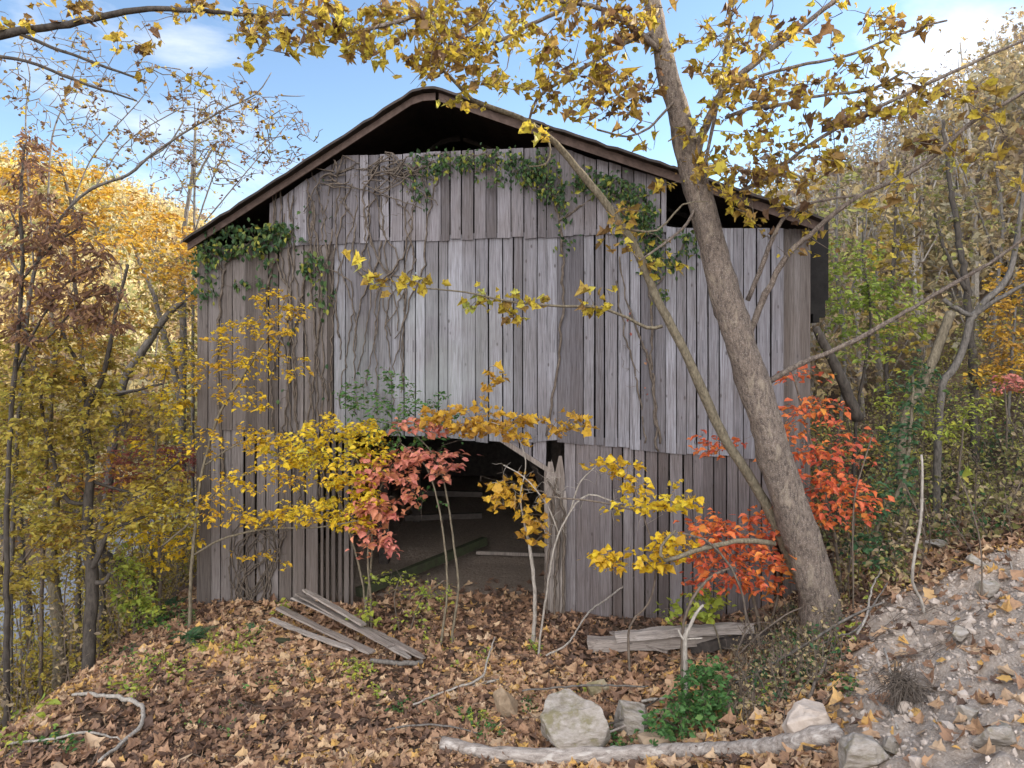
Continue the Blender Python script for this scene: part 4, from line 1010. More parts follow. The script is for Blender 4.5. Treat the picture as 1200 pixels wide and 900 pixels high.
plant('lime_leaf_shoot', 'single bare shoot ending in three large lime leaves', 'shoot', [S([(1150, 650, 2.5), (1140, 600, 2.5), (1122, 552, 2)], 8.2, True)], [(1122, 545, 12, 16, 8.2, .03, 4)], OVAL, .19, 'lime', 'twig', per=1.2, flat=.2, seed=60, spread_=.03)
plant('lime_leaf_sprig', 'sprig with a few broad lime leaves above the red bush', 'shoot', [S([(1000, 600, 2.5), (1010, 550, 2), (1022, 512, 2)], 9.6, True)], [(1024, 510, 16, 12, 9.6, .05, 4)], OVAL, .15, 'lime', 'twig', per=1.2, flat=.5, seed=61, spread_=.03)
for i, (px, Y, top, lab, mt, bk, xs) in enumerate([
        (985, 20, 170, 'thin tree with sparse olive leaves just right of the roof corner', 'olive', 'greybark', 30), (1045, 19, 190, 'slim tree of yellow leaves and dark twigs above the broken trunk', 'gold', 'darkbark', 34),
        (1085, 24, 120, 'tall pale stemmed tree with tan leaves on the right slope', 'tan', 'palebark', 36), (1165, 21, 130, 'tan leaved slope tree at the right edge with a grey stem', 'tan', 'greybark', 40),
        (1010, 27, 190, 'white stemmed slope tree behind the oak sapling', 'tan', 'palebark', 30), (1128, 30, 95, 'tall rusty leaved tree on the upper right slope', 'orange', 'greybark', 34)]):
    g = drop((px - CX) / FPX * Y, Y); pyb = HY + (CAM[2] - g[2]) * FPX / Y
    h = pyb - top
    j = RNG.uniform(-14, 14, 4)
    plant('slope_tree', lab, 'tree', [S([(px + j[0] * .4, pyb, 7), (px + j[1] * .5, pyb - h * .3, 6), (px + j[2] * .7, pyb - h * .6, 5), (px + j[3], top, 2.5)], (Y, Y), True), S([(px + j[1] * .6, pyb - h * .45, 4), (px + j[1] + xs * .6, pyb - h * .7, 3), (px + xs, top + h * .12, 2)], (Y, Y + .5)), S([(px + j[1] * .6, pyb - h * .4, 4), (px + j[1] - xs * .6, pyb - h * .6, 3), (px - xs, top + h * .2, 2)], (Y, Y - .5))],
          [(px, top + h * .22, xs, h * .22, Y, .8, 70), (px, top + h * .5, xs * 1.1, h * .25, Y, .8, 60)], OVAL, .15, mt, bk, per=4.2, seed=70 + i, flat=.4)


# ---------------------------------------------------------------- vines on the wall
def wall_vine(name, label, stems, zones, mat, size, seed, per=5, bark='deadvine', tmpl=ROUND, flat=0.0):
    """vines lie on the front wall: stems traced on its plane, leaves hanging flat against it"""
    rng = np.random.default_rng(seed); r = None
    mb = MB(); allp = []
    for pts, off in stems:
        P = np.array([[*wl(*W(x, y, off + .02), off + .02), w / 2 / 800 * 12.3] for x, y, w in pts])
        P = smooth_path(P, .10); P[:, :3] += rng.normal(size=(len(P), 3)) * .016
        allp.append(P[:, :3])
        if r is None:
            r = root(name, P[0, :3], label, 'vine')
        tube(mb, P[:, :3], P[:, 3], 5, .15)
    mb.build('vines', M[bark], r, smooth=True)
    nodes = np.concatenate(allp)
    tw = MB(); lp = []
    for (px, py, rx, ry, off, cnt) in zones:
        for _ in range(cnt):
            a, q = rng.uniform(0, 2 * math.pi), math.sqrt(rng.uniform())
            o2 = off + abs(rng.normal()) * .10 + .03
            t = wl(*W(px + rx * q * math.cos(a), py + ry * q * math.sin(a), o2), o2)
            i = int(np.argmin(np.sum((nodes - t) ** 2, 1))); a0 = nodes[i]
            s = np.linspace(0, 1, 4)[:, None]; P = a0 + (t - a0) * s; P[1:-1] += rng.normal(size=(2, 3)) * .03
            tube(tw, P, [.004, .004, .003, .002], 4, mi=1)
            nodes = np.vstack([nodes, P[1:]])
            for _k in range(rng.poisson(per * 1.35)):
                lp.append(P[rng.integers(1, 4)] + rng.normal(size=3) * np.array([.08, .04, .08]))
    if lp:
        lp = np.array(lp); n = len(lp)
        y = rng.normal(size=(n, 3)) * .5 + np.array([0, 0, -.8]); nr = NF + rng.normal(size=(n, 3)) * .45 + np.array([0, 0, .4 + flat])
        leaves(tw, tmpl, lp, y, nr, size * np.clip(rng.normal(1, .25, n), .5, 1.6), rng.uniform(0, 1, n) ** 1.6, .3, rng)
    if tw.n:
        tw.build('foliage', [M[mat], M[bark]], r)
    return r


wall_vine('ivy', 'green ivy fringe along the top of the upper boards', [([(640, 510, 3), (655, 420, 3), (660, 330, 3), (655, 260, 3), (640, 205, 3), (600, 185, 3), (550, 180, 2), (500, 182, 2)], .07), ([(655, 260, 3), (700, 230, 3), (740, 240, 3), (765, 300, 2)], .07)],
          [(520, 190, 34, 12, .08, 34), (492, 208, 20, 28, .08, 22), (560, 200, 60, 18, .08, 26), (575, 185, 34, 10, .08, 34), (625, 192, 26, 16, .08, 44), (640, 215, 26, 22, .08, 52), (600, 205, 30, 14, .08, 10), (655, 250, 12, 26, .08, 14), (662, 292, 7, 16, .05, 5)], 'ivy', .082, 81, 3.4, tmpl=OVAL)
wall_vine('ivy', 'leafy ivy mass on the boards behind the big leaning trunk', [([(770, 530, 3), (765, 430, 3), (762, 340, 3), (755, 280, 3), (735, 235, 3), (700, 205, 2)], .05), ([(762, 340, 3), (790, 310, 2), (805, 280, 2)], .04)],
          [(690, 212, 20, 14, .08, 30), (725, 222, 24, 16, .08, 34), (752, 245, 18, 24, .08, 40), (765, 285, 16, 20, .06, 34), (740, 260, 20, 14, .07, 18), (805, 285, 10, 16, .05, 14), (785, 305, 12, 10, .05, 10), (765, 310, 10, 10, .05, 8), (778, 345, 6, 14, .05, 4)], 'ivy', .09, 82, 3.6, tmpl=OVAL)
wall_vine('creeper', 'broad leaved green creeper under the left eave', [([(262, 560, 4), (255, 450, 4), (258, 360, 4), (265, 310, 3), (290, 285, 3), (320, 275, 2)], .06), ([(262, 320, 3), (245, 290, 3), (235, 280, 2)], .06)],
          [(270, 280, 42, 14, .12, 42), (308, 276, 24, 14, .12, 28), (330, 272, 16, 8, .10, 14), (250, 296, 26, 14, .10, 20), (290, 300, 44, 14, .08, 16), (235, 320, 14, 34, .10, 22), (368, 312, 12, 14, .08, 12), (375, 345, 10, 22, .08, 10), (300, 325, 30, 14, .06, 8)], 'ivy', .105, 83, 3.4, flat=.4, tmpl=OVAL)
rg = np.random.default_rng(84)
st = []
for k in range(17):
    x0 = rg.uniform(385, 480); xa = x0 + rg.uniform(-25, 35); xb = xa + rg.uniform(-30, 20); yt = rg.uniform(186, 235)
    st.append(([(x0, rg.uniform(340, 500), 1.2), (x0 + rg.uniform(-10, 18), 340 + rg.uniform(-20, 40), 1.6), (xa, 310, rg.uniform(1, 3.2)), ((xa + xb) / 2 + rg.uniform(-16, 16), 260, 1.8), (xb, yt, 1.6)], .075))
for k in range(34):
    x = rg.uniform(385, 490); y = rg.uniform(184, 215); 
    st.append(([(x, y, 1.8), (x + rg.uniform(-30, 30), y + rg.uniform(-14, 14), 1.8), (x + rg.uniform(-50, 50), y + rg.uniform(-16, 40), 1.2)], .09 + rg.uniform(0, .12)))
wall_vine('dead_vine', 'brown tangle of bare vine stems climbing to the gable left of centre', st, [(440, 195, 50, 14, .1, 60), (430, 240, 40, 40, .08, 40), (400, 230, 20, 40, .08, 24)], 'ivy', .08, 84, 0)
st = []
for k in range(13):
    x0 = rg.uniform(320, 392); xa = x0 + rg.uniform(-22, 22); xb = xa + rg.uniform(-18, 30)
    st.append(([(x0, rg.uniform(470, 620), 2.2), (x0 + rg.uniform(-12, 12), 430, 2.2), (xa, 360, rg.uniform(1.4, 4)), ((xa + xb) / 2 + rg.uniform(-10, 10), 300, 2.2), (xb, rg.uniform(205, 250), 1.8)], .08))
wall_vine('dead_vine', 'dark woody vine stems up the left third of the wall', st, [(360, 250, 30, 40, .1, 36), (370, 330, 20, 60, .08, 20), (350, 440, 40, 50, .06, 20)], 'ivy', .08, 85, .25)
st = [([(290 + rg.uniform(-26, 26), 712, 1.6), (292 + rg.uniform(-26, 26), 680, 1.6), (300 + rg.uniform(-30, 30), 640, 1.4), (305 + rg.uniform(-34, 34), rg.uniform(590, 625), 1)], .05) for k in range(22)]
wall_vine('dead_vine', 'bare vine clump low on the brown boards left of the doorway', st, [(300, 650, 40, 50, .08, 40)], 'ivy', .08, 86, 0)
st = [([(773, 520, 3), (765, 450, 3), (752, 400, 3), (735, 350, 2.5), (725, 300, 2)], .05), ([(757, 520, 2), (745, 440, 2), (730, 380, 2), (722, 330, 2)], .05)]
wall_vine('creeper', 'reddish bare creeper stem on the grey boards right of centre', st, [(745, 420, 20, 70, .05, 16)], 'crimson', .06, 87, .4)
st = [([(652, 740, 3), (650, 690, 3), (655, 640, 4), (648, 600, 4), (652, 560, 3)], .16), ([(660, 738, 3), (660, 690, 3.5), (662, 640, 4), (658, 590, 3), (640, 560, 2)], .15), ([(644, 740, 3), (640, 690, 3), (645, 620, 3), (640, 580, 2), (600, 570, 2)], .16)]
wall_vine('dead_vine', 'pale bare vine wound round the ragged door post', st, [(650, 630, 16, 60, .16, 26), (600, 560, 40, 30, .15, 14)], 'ivy', .08, 88, 0)

# ================================================================== FOREST FLOOR
def litter():
    rng = np.random.default_rng(101)
    def scatter(n, x0, x1, y0, y1, dens):
        X = rng.uniform(x0, x1, n); Y = rng.uniform(y0, y1, n)
        keep = rng.uniform(0, 1, n) < dens(X, Y)
        return X[keep], Y[keep]
    def dens(X, Y):
        P = np.stack([X, Y, 0 * X], -1) - O0
        u = P @ U; w = -(P @ NF)
        d = np.ones_like(X) * np.where((w > -.05) & (np.abs(u) < 4.9), 0, 1)
        door = (u > -2.6) & (u < .75) & (w > -.1) & (w < 2.4)
        d = np.where(door, .85 * np.clip(1 - w / 2.0, 0, 1) ** 2.6, d)
        d = d * (1 - dirt_mask(X, Y) * .93) * (.80 + 1.9 * fbm(X * 1.3, Y * 1.3, 3, 8))
        d = d * (1 - .6 * sstep(-8.5, -10.5, X))
        return np.clip(d, 0, 1)
    mb = MB()
    for n, x0, x1, y0, y1, s, sd in ((60000, -10.5, 9, 5.2, 14.5, .108, .34), (30000, -10.5, 9, 5.2, 14.5, .055, .3)):
        X, Y = scatter(n, x0, x1, y0, y1, dens)
        m = len(X); Z = height(X, Y) + rng.uniform(.004, .055, m)
        pos = np.stack([X, Y, Z], 1)
        ins = np.stack([X, Y, 0 * X], -1) - O0
        iw = -(ins @ NF); inside = (iw > .3) & (np.abs(ins @ U) < 4.8)
        pos[inside, 2] = .05 + rng.uniform(0, .03, inside.sum())
        e = .12
        nr = np.stack([-(height(X + e, Y) - height(X - e, Y)) / (2 * e), -(height(X, Y + e) - height(X, Y - e)) / (2 * e), np.ones(m)], 1)
        nr = nr + rng.normal(size=(m, 3)) * np.array([.24, .24, .08])
        y = rand_dirs(m, rng); y[:, 2] *= .15
        lf = LOBED if s > .1 else OVAL
        rd = np.clip(.46 + 1.0 * fbm(X * .8, Y * .8, 3, 9) - .22 * sstep(9.4, 11.6, Y) * (X > -2) + rng.normal(size=m) * .30, 0, 1)
        leaves(mb, lf, pos, y, nr, s * np.clip(rng.normal(1, sd, m), .4, 1.9), rd, .7, rng)
    o = mb.build('fallen_leaves', M['litter'])
    tag(o, 'dry brown fallen leaves covering the ground before the barn', 'fallen leaves', kind='stuff')
    # fresh large leaves lying on the dirt bank
    mb = MB(); n = 330
    X = rng.uniform(2.0, 8.5, n * 6); Y = rng.uniform(4.2, 9.3, n * 6); k = (dirt_mask(X, Y) > .4) & (rng.uniform(0, 1, n * 6) < .10 + .7 * np.clip(fbm(X * 1.3, Y * 1.3, 2, 66) + .05, 0, 1)); X, Y = X[k][:n], Y[k][:n]
    m = len(X); pos = np.stack([X, Y, height(X, Y) + rng.uniform(.015, .05, m)], 1)
    nr = np.stack([-.5 + rng.normal(size=m) * .24, rng.normal(size=m) * .24, np.ones(m)], 1); y = rand_dirs(m, rng); y[:, 2] *= .2
    leaves(mb, LOBED, pos, y, nr, .125 * np.clip(rng.normal(1, .28, m), .5, 1.6), np.clip(rng.uniform(.2, 1.1, m), 0, 1), .6, rng)
    tag(mb.build('fallen_leaves', M['litter']), 'scattered rust brown leaves on the bare earth bank', 'fallen leaves', kind='stuff')


litter()


def ico(sub=2):
    import bmesh
    bm = bmesh.new(); bmesh.ops.create_icosphere(bm, subdivisions=sub, radius=1)
    v = np.array([x.co[:] for x in bm.verts]); f = np.array([[q.index for q in p.verts] for p in bm.faces]); bm.free()
    return v, f


ICO1 = ico(1)


def gravel():
    rng = np.random.default_rng(102); mb = MB(); V, F = ICO1
    n = 60000
    X = rng.uniform(1.6, 9.5, n); Y = rng.uniform(4.0, 9.6, n)
    k = rng.uniform(0, 1, n) < dirt_mask(X, Y) * (.5 + 1.3 * fbm(X * 1.7, Y * 1.7, 3, 12)); X, Y = X[k], Y[k]; n = len(X)
    s = .0085 * np.exp(rng.normal(size=n) * .72); s = np.clip(s, .004, .075)
    sc = s[:, None] * rng.uniform(.55, 1.3, (n, 3))
    P = np.stack([X, Y, height(X, Y) + s * .1], 1)
    jit = 1 + .28 * rng.normal(size=(n, len(V), 1))
    W_ = P[:, None, :] + V[None] * jit * sc[:, None, :]
    mb.add(W_.reshape(-1, 3), (F[None] + (np.arange(n) * len(V))[:, None, None]).reshape(-1, 3), np.repeat(rng.uniform(0, 1, n), len(V)))
    tag(mb.build('gravel', M['pebble']), 'pale stones and clods in the bare earth bank', 'gravel', kind='stuff')


gravel()


def rock(px, py, w, h, label, mat='rock', seed=0, tilt=0.0, sink=.3, group=None, dpx=None, npt=13):
    """angular stone: the hull of a few random points, its edges worn and its faces roughened"""
    import bmesh
    from mathutils import noise as mn, Vector
    rng = np.random.default_rng(seed + 40)
    bm = bmesh.new()
    for p in unit(rng.normal(size=(npt, 3))) * rng.uniform(.8, 1.15, (npt, 1)):
        q = np.sign(p) * np.abs(p) ** .8; bm.verts.new([float(x) for x in q])
    r_ = bmesh.ops.convex_hull(bm, input=bm.verts)
    bmesh.ops.delete(bm, geom=[g for g in r_['geom_interior'] if isinstance(g, bmesh.types.BMVert)], context='VERTS')
    bmesh.ops.dissolve_limit(bm, angle_limit=.22, verts=bm.verts, edges=bm.edges)
    bmesh.ops.bevel(bm, geom=bm.edges[:], offset=.05, segments=2, profile=.6, affect='EDGES')
    bmesh.ops.triangulate(bm, faces=bm.faces[:])
    bmesh.ops.subdivide_edges(bm, edges=[e for e in bm.edges if e.calc_length() > .25], cuts=3, use_grid_fill=True)
    bmesh.ops.triangulate(bm, faces=bm.faces[:])
    for x in bm.verts:
        x.co += x.co.normalized() * (.07 * mn.noise(x.co * 3.1 + Vector((seed, 0, 0))) + .03 * mn.noise(x.co * 9 + Vector((0, seed, 0))))
    V = np.array([x.co[:] for x in bm.verts]); bm.verts.index_update()
    F = np.array([[q.index for q in p.verts] for p in bm.faces]); bm.free()
    g = G(px, py + h / 2); s = g[1] / FPX
    V = V / np.abs(V).max(0)
    a = math.radians(tilt); R = np.array([[math.cos(a), 0, math.sin(a)], [0, 1, 0], [-math.sin(a), 0, math.cos(a)]])
    V = (V * np.array([w / 2 * s, (dpx or w * .8) / 2 * s, h / 2 * s * (1 + sink)])) @ R.T
    c = np.array([g[0], g[1] + w * .2 * s, g[2] + h / 2 * s * (1 - sink)])
    mb = MB(); mb.add(V + c, F, .5)
    return tag(mb.build('rock', M[mat]), label, 'rock', group)


rock(674, 855, 88, 56, 'largest pale flat faced boulder behind the fallen log', 'rock', 31, sink=.55, npt=12, tilt=10)
rock(742, 847, 52, 32, 'flat white stone wedged beside the dark green bush', 'rock', 2, tilt=12)
rock(594, 822, 30, 38, 'upright tan stone standing in the leaves', 'rock_tan', 3, tilt=-8)
rock(702, 808, 28, 16, 'small mossy stone half buried behind the largest boulder', 'rock_moss', 5)
rock(768, 872, 40, 24, 'low tan stone between the bush and the log', 'rock_tan', 6)
rock(785, 838, 24, 14, 'small brown stone at the left foot of the dark green bush', 'rock_tan', 7)
rock(1014, 884, 62, 34, 'pale lump of stone beside the thick end of the log', 'rock', 8, sink=.55, npt=24)
rock(1048, 876, 22, 22, 'small white stone right of the pale lump at the log end', 'rock', 9)
rock(1160, 690, 26, 24, 'wedge shaped stone set in the upper earth bank', 'rock', 10, tilt=30)
rock(1150, 658, 26, 14, 'pinkish flat stone at the crest of the earth bank', 'rock', 11)
rock(1128, 745, 22, 18, 'round white stone in the middle of the earth bank', 'rock', 12)
rock(1172, 864, 48, 24, 'broad grey stone low on the earth bank', 'rock', 13, sink=.5, npt=22)
rock(1138, 838, 26, 18, 'grey blue stone below the rusty leaves on the bank', 'rock', 14)
rock(1100, 640, 24, 12, 'small pale stone where weeds meet the earth bank', 'rock', 15)
rock(955, 850, 66, 34, 'clod of pale earth and stone by the end of the log', 'pebble', 16, sink=.75, npt=24)
rock(900, 878, 22, 12, 'little grey stone just above the bleached log', 'rock', 17)


def stick(name, label, pts, bark, cat='stick', Yoff=0.0, lift=0.0, k=8, rough=.12, extra=None, depth=None, wob=.9, thin=.72):
    """a stick lying on the ground: each pixel is dropped onto the terrain"""
    P = []
    for q in pts:
        g = G(q[0], q[1]) if depth is None else at(q[0], q[1], depth)
        r_ = q[2] / 2 * g[1] / FPX * (thin if name != 'fallen_log' else 1); g = g + np.array([0, 0, r_ * .8 + lift + (.045 if 'log' not in name else 0) + (q[3] if len(q) > 3 else 0)])
        P.append([*g, r_])
    P = smooth_path(np.array(P), .08); P[1:-1, :3] += RNG.normal(size=(len(P) - 2, 3)) * P[:, 3].mean() * wob * .4
    mb = MB(); tube(mb, P[:, :3], P[:, 3], k, rough)
    loc = P[0, :3]
    if extra is None:
        return tag(mb.build(name, M[bark], loc=loc, smooth=True), label, cat)
    r = root(name, loc, label, cat)
    mb.build('trunk', M[bark], r, smooth=True)
    for e in extra:
        Q = []
        for q in e:
            g = G(q[0], q[1]); Q.append([*(g + np.array([0, 0, .03 + (q[3] if len(q) > 3 else 0)])), q[2] / 2 * g[1] / FPX])
        Q = smooth_path(np.array(Q), .08); m2 = MB(); tube(m2, Q[:, :3], Q[:, 3], 6, rough); m2.build('branch', M[bark], r, smooth=True)
    return r


stick('fallen_log', 'long bleached log lying along the bottom before boulder and bush', [(518, 877, 15), (535, 881, 15), (570, 888, 15), (620, 893, 17), (670, 893, 19), (720, 892, 18), (780, 888, 17), (840, 886, 18), (900, 883, 20), (945, 878, 25), (985, 868, 22)], 'log', 'log', k=18, rough=.05, wob=.15,
      extra=[[(930, 886, 4), (955, 884, 3), (975, 886, 3)], [(985, 876, 7), (1000, 893, 6), (1012, 904, 5)], [(665, 886, 3, .04), (690, 878, 2.5, .08), (740, 862, 3, .12), (770, 850, 2.5, .14)]])
stick('crooked_stick', 'hooked pale stick curving through the leaves at the lower left', [(85, 822, 5), (105, 821, 6), (125, 823, 6), (138, 825, 7), (158, 831, 7), (168, 842, 7), (165, 858, 7), (150, 874, 7), (135, 886, 6), (115, 902, 5)], 'palebark', lift=.03, k=8)
stick('twig', 'long thin pale twig forking at the bottom left', [(8, 880, 4), (40, 876, 4), (70, 872, 4), (100, 866, 4), (130, 872, 3), (142, 876, 2)], 'palebark', lift=.03, extra=[[(30, 878, 3), (15, 884, 2.5), (4, 890, 2)], [(55, 874, 3), (62, 872, 3), (85, 872, 2)]])
stick('twig', 'forked grey twig pointing up through the leaf litter in the middle', [(484, 833, 3), (520, 818, 3), (548, 809, 4), (565, 800, 4), (572, 785, 3, .08), (580, 768, 2.5, .2)], 'palebark', lift=.03, extra=[[(548, 809, 3), (580, 800, 3), (600, 800, 2)], [(535, 806, 3), (560, 803, 3), (598, 797, 2.5)]])
stick('twig', 'straight brown twig before the upright tan stone', [(452, 862, 3), (480, 857, 3), (520, 857, 3), (560, 866, 2)], 'greybark', lift=.02)
stick('twig', 'long thin grey twig laid across the top of the largest boulder', [(612, 823, 3, .05), (650, 822, 3, .08), (700, 821, 3, .1), (760, 820, 2.5, .08)], 'greybark', lift=.05)
stick('twig', 'white broken splinter lying beside the dark green bush', [(752, 831, 5), (765, 829, 5), (780, 826, 4)], 'palebark', lift=.04)
stick('twig', 'dark arching twig between the white stone and the bush', [(640, 884, 2.5, .05), (700, 872, 3, .1), (735, 862, 3, .1), (772, 840, 2.5, .12)], 'darkbark', lift=.06)
stick('twig', 'short brown stick slanting on the bank above the earth clod', [(948, 828, 6), (958, 810, 5, .05), (968, 792, 4, .1)], 'deadvine', lift=.03)
stick('twig', 'slanting pale twig below the white stick on the bank', [(1004, 752, 4), (1015, 735, 4, .05), (1022, 710, 3, .15), (1032, 690, 2, .2)], 'palebark', lift=.03)
stick('twig', 'thin bare twig across the weeds at the bank edge', [(958, 768, 3), (985, 758, 3, .05), (1004, 752, 3, .05), (1040, 700, 2, .1)], 'greybark', lift=.05)
stick('twig', 'pale thin vine stem lying before the right lower boards', [(640, 775, 3), (665, 768, 3, .1), (690, 745, 3, .3), (720, 728, 3, .4), (760, 705, 2.5, .6)], 'palebark', lift=.03)
stick('bare_limb', 'dark bare limb dipping into the bright creek at the left edge', [(-6, 852, 5), (10, 832, 5), (20, 815, 4, .1), (28, 798, 3, .2)], 'darkbark', cat='limb', lift=.05)


def small_twigs():
    rng = np.random.default_rng(103); mb = MB()
    for _ in range(520):
        x, y = rng.uniform(-6.5, 5.5), rng.uniform(6.6, 12.0)
        if rng.uniform() < .3: x = rng.uniform(2, 5.5); y = rng.uniform(7, 11)
        a = rng.uniform(0, math.pi); L = rng.uniform(.15, .8)
        P = [drop(x + t * math.cos(a) * L, y + t * math.sin(a) * L, .05 + rng.uniform(-.015, .05)) + rng.normal(size=3) * .012 for t in np.linspace(0, 1, 5)]
        tube(mb, P, np.linspace(1, .5, 5) * rng.uniform(.002, .006), 4)
    tag(mb.build('small_twigs', M['deadvine'], smooth=True), 'thin broken twigs strewn through the leaf litter', 'twigs', kind='stuff')


small_twigs()


def roots():
    rng = np.random.default_rng(104); g = G(1062, 822); mb = MB()
    for _ in range(260):
        a = g + rng.normal(size=3) * np.array([.05, .06, .04]) + np.array([-.05, 0, .2])
        P = [a]; d = unit(np.array([rng.normal() * .8 + .2, -.3 + rng.normal() * .5, -.2 + rng.normal() * .5]))
        for _k in range(6):
            d = unit(d + rng.normal(size=3) * .35 + np.array([0, 0, -.16])); P.append(P[-1] + d * rng.uniform(.035, .07))
        tube(mb, P, np.linspace(.005, .0015, 7) * rng.uniform(.6, 1.3), 4)
    tag(mb.build('root_tangle', M['deadvine'], loc=g, smooth=True), 'grey tangle of fine roots hanging from the earth bank', 'roots')
    mb = MB()
    for (ax, ay, bx, by) in ((1036, 765, 1045, 800), (1042, 838, 1052, 858), (1180, 648, 1190, 690)):
        A, B = G(ax, ay), G(bx, by); A[2] += .05; B[2] += .03
        m2 = MB(); tube(m2, smooth_path(np.array([A, (A + B) / 2 + [0, 0, .03], B]), .05), .012, 6, .2)
        tag(m2.build('root', M['palebark'], loc=A, smooth=True), {1036: 'pale broken root above the root tangle', 1042: 'yellowish root stub under the root tangle', 1180: 'thin white root near the right edge of the bank'}[ax], 'root')


roots()


# ---------------------------------------------------------------- planks and beams
def plank(label, a, b, wpx, th, ha=0.0, hb=0.0, mat='plank', name='plank', group=None, roll=.0, seed=0, depths=None):
    """weathered board between two photo points on (or ha, hb metres above) the ground"""
    rng = np.random.default_rng(seed)
    if group == GP: ha += .09; hb += .08
    def up(p, h):
        d = np.array([(p[0] - CX) / FPX, 1.0, -(p[1] - HY) / FPX]); t = np.linspace(4, 20, 8000)
        q = CAM + t[:, None] * d; return q[int(np.argmax(q[:, 2] < height(q[:, 0], q[:, 1]) + h))]
    A, B = up(a, ha), up(b, hb)
    n = 12; t = np.linspace(0, 1, n)[:, None]
    P = A + (B - A) * t; P[:, 2] += .02 * np.sin(t[:, 0] * math.pi) * rng.normal()
    d = unit(B - A); x = unit(np.cross(d, [math.sin(roll), 0, math.cos(roll)])); y = np.cross(x, d)
    wd = wpx * (1.12 if name == 'plank' else 1) / FPX * A[1]; th = th * (.8 if name == 'plank' else 1)
    V = []
    for i in range(n):
        w = wd * (1 + rng.normal() * .04) * (.55 if i in (0, n - 1) and rng.uniform() < .5 else 1)
        for (s, e) in ((-.5, 0), (.5, 0), (.5, 1), (-.5, 1)):
            V.append(P[i] + x * w * s + y * th * e + rng.normal(size=3) * (.004 if th < .06 else .010))
    F = [[i * 4 + j, i * 4 + (j + 1) % 4, i * 4 + 4 + (j + 1) % 4, i * 4 + 4 + j] for i in range(n - 1) for j in range(4)]
    F += [[3, 2, 1, 0], [n * 4 - 4, n * 4 - 3, n * 4 - 2, n * 4 - 1]]
    mb = MB(); mb.add(V, np.array(F), rng.uniform())
    o = mb.build(name, M[mat], loc=(0, 0, 0))
    # grain must run along the board: rotate the mesh so that its length is local z
    from mathutils import Matrix
    Rm = Matrix(((x[0], y[0], d[0]), (x[1], y[1], d[1]), (x[2], y[2], d[2])))
    mt = Matrix.Translation(A) @ Rm.to_4x4()
    o.data.transform(mt.inverted()); o.matrix_world = mt
    return tag(o, label, 'plank' if name == 'plank' else 'beam', group)


GP = 'loose planks leaning in a heap'
plank('topmost grey plank of the heap left of the doorway', (356, 692), (426, 733), 8, .035, .55, .28, seed=1, group=GP, roll=.3)
plank('second plank of the heap, dark edged and just under the topmost', (349, 697), (458, 758), 8, .035, .42, .12, seed=2, group=GP, roll=.3)
plank('long middle plank of the heap with a broken right end', (344, 701), (480, 772), 8, .035, .30, .03, seed=3, group=GP, roll=.25)
plank('fourth plank of the heap, its left end sticking out over the leaves', (327, 713), (436, 766), 9, .04, .22, .05, seed=4, group=GP, roll=.2)
plank('lowest thin plank of the heap, nearest to the ferns', (317, 726), (412, 762), 7, .035, .12, .04, seed=5, group=GP, roll=.2)
plank('short plank end lying flat at the right of the heap', (428, 737), (497, 773), 8, .04, .12, .02, seed=6, group=GP, roll=.2)
stick('round_pole', 'short grey pole lying on the leaves below the plank heap', [(434, 781, 7), (460, 783, 8), (480, 784, 8), (495, 782, 7)], 'greybark', 'pole', lift=.02)
plank('long mossy pole half sunk in the ferns below the plank heap', (322, 752), (372, 746), 7, .06, .04, .04, mat='mossbeam', seed=8)
plank('old grey sill beam along the foot of the right lower boards', (690, 762), (872, 752), 13, .18, .02, .04, name='sill_beam', seed=9)
plank('old sill timber resting on top of the longer grey sill beam', (722, 752), (884, 742), 9, .13, .20, .20, name='sill_beam', seed=13)
plank('split plank resting on the sill beam with a pale upper face', (742, 751), (832, 744), 8, .05, .20, .22, seed=10)
plank('short broken board propped aslant on the sill beam', (716, 742), (782, 766), 8, .04, .22, .10, seed=11, roll=.4)
plank('dark second beam under the red bush at the wall foot', (810, 765), (905, 752), 9, .14, .02, .04, name='sill_beam', seed=12, mat='wood_dark')


# ---------------------------------------------------------------- ferns and low green plants
def fern(px, py, size, n, label, seed, mat='fern'):
    rng = np.random.default_rng(seed); g = G(px, py); r = root('fern', g, label, 'fern'); mb = MB(); lp, ld, ln = [], [], []
    for k in range(n):
        a = rng.uniform(0, 2 * math.pi); L = size * rng.uniform(.6, 1.1); el = rng.uniform(.5, 1.1)
        d = np.array([math.cos(a) * math.cos(el), math.sin(a) * math.cos(el), math.sin(el)])
        P = [g + rng.normal(size=3) * np.array([.05, .05, 0])]
        for i in range(9):
            d = unit(d + np.array([0, 0, -.17])); P.append(P[-1] + d * L / 9)
        P = np.array(P); tube(mb, P, np.linspace(.004, .001, len(P)), 4)
        for i in range(1, 10):
            T = unit(P[i] - P[i - 1]); sd = unit(np.cross(T, [0, 0, 1.0])); up = np.cross(sd, T)
            for q in (0, .5):
                for s in (-1, 1):
                    lp.append(P[i] - (P[i] - P[i - 1]) * q); ld.append((sd * s + T * .35) * (1.15 - .1 * i)); ln.append(up)
    mb.build('stem', M['twig'], r)
    lp, ld, ln = np.array(lp), np.array(ld), np.array(ln)
    fm = MB(); leaves(fm, LEAFLET, lp, ld, ln, np.linalg.norm(ld, axis=1) * size * .22, rng.uniform(0, 1, len(lp)), 0, rng)
    fm.build('foliage', M[mat], r)


fern(222, 750, .48, 16, 'dark green fern among the leaves on the left bank', 1)
fern(205, 712, .42, 12, 'grey green fern clump at the barn corner', 2)
fern(300, 740, .36, 10, 'small fern at the left end of the plank heap', 3)
fern(238, 764, .3, 8, 'yellowish fern tip beside the dark green fern', 4, 'lime')


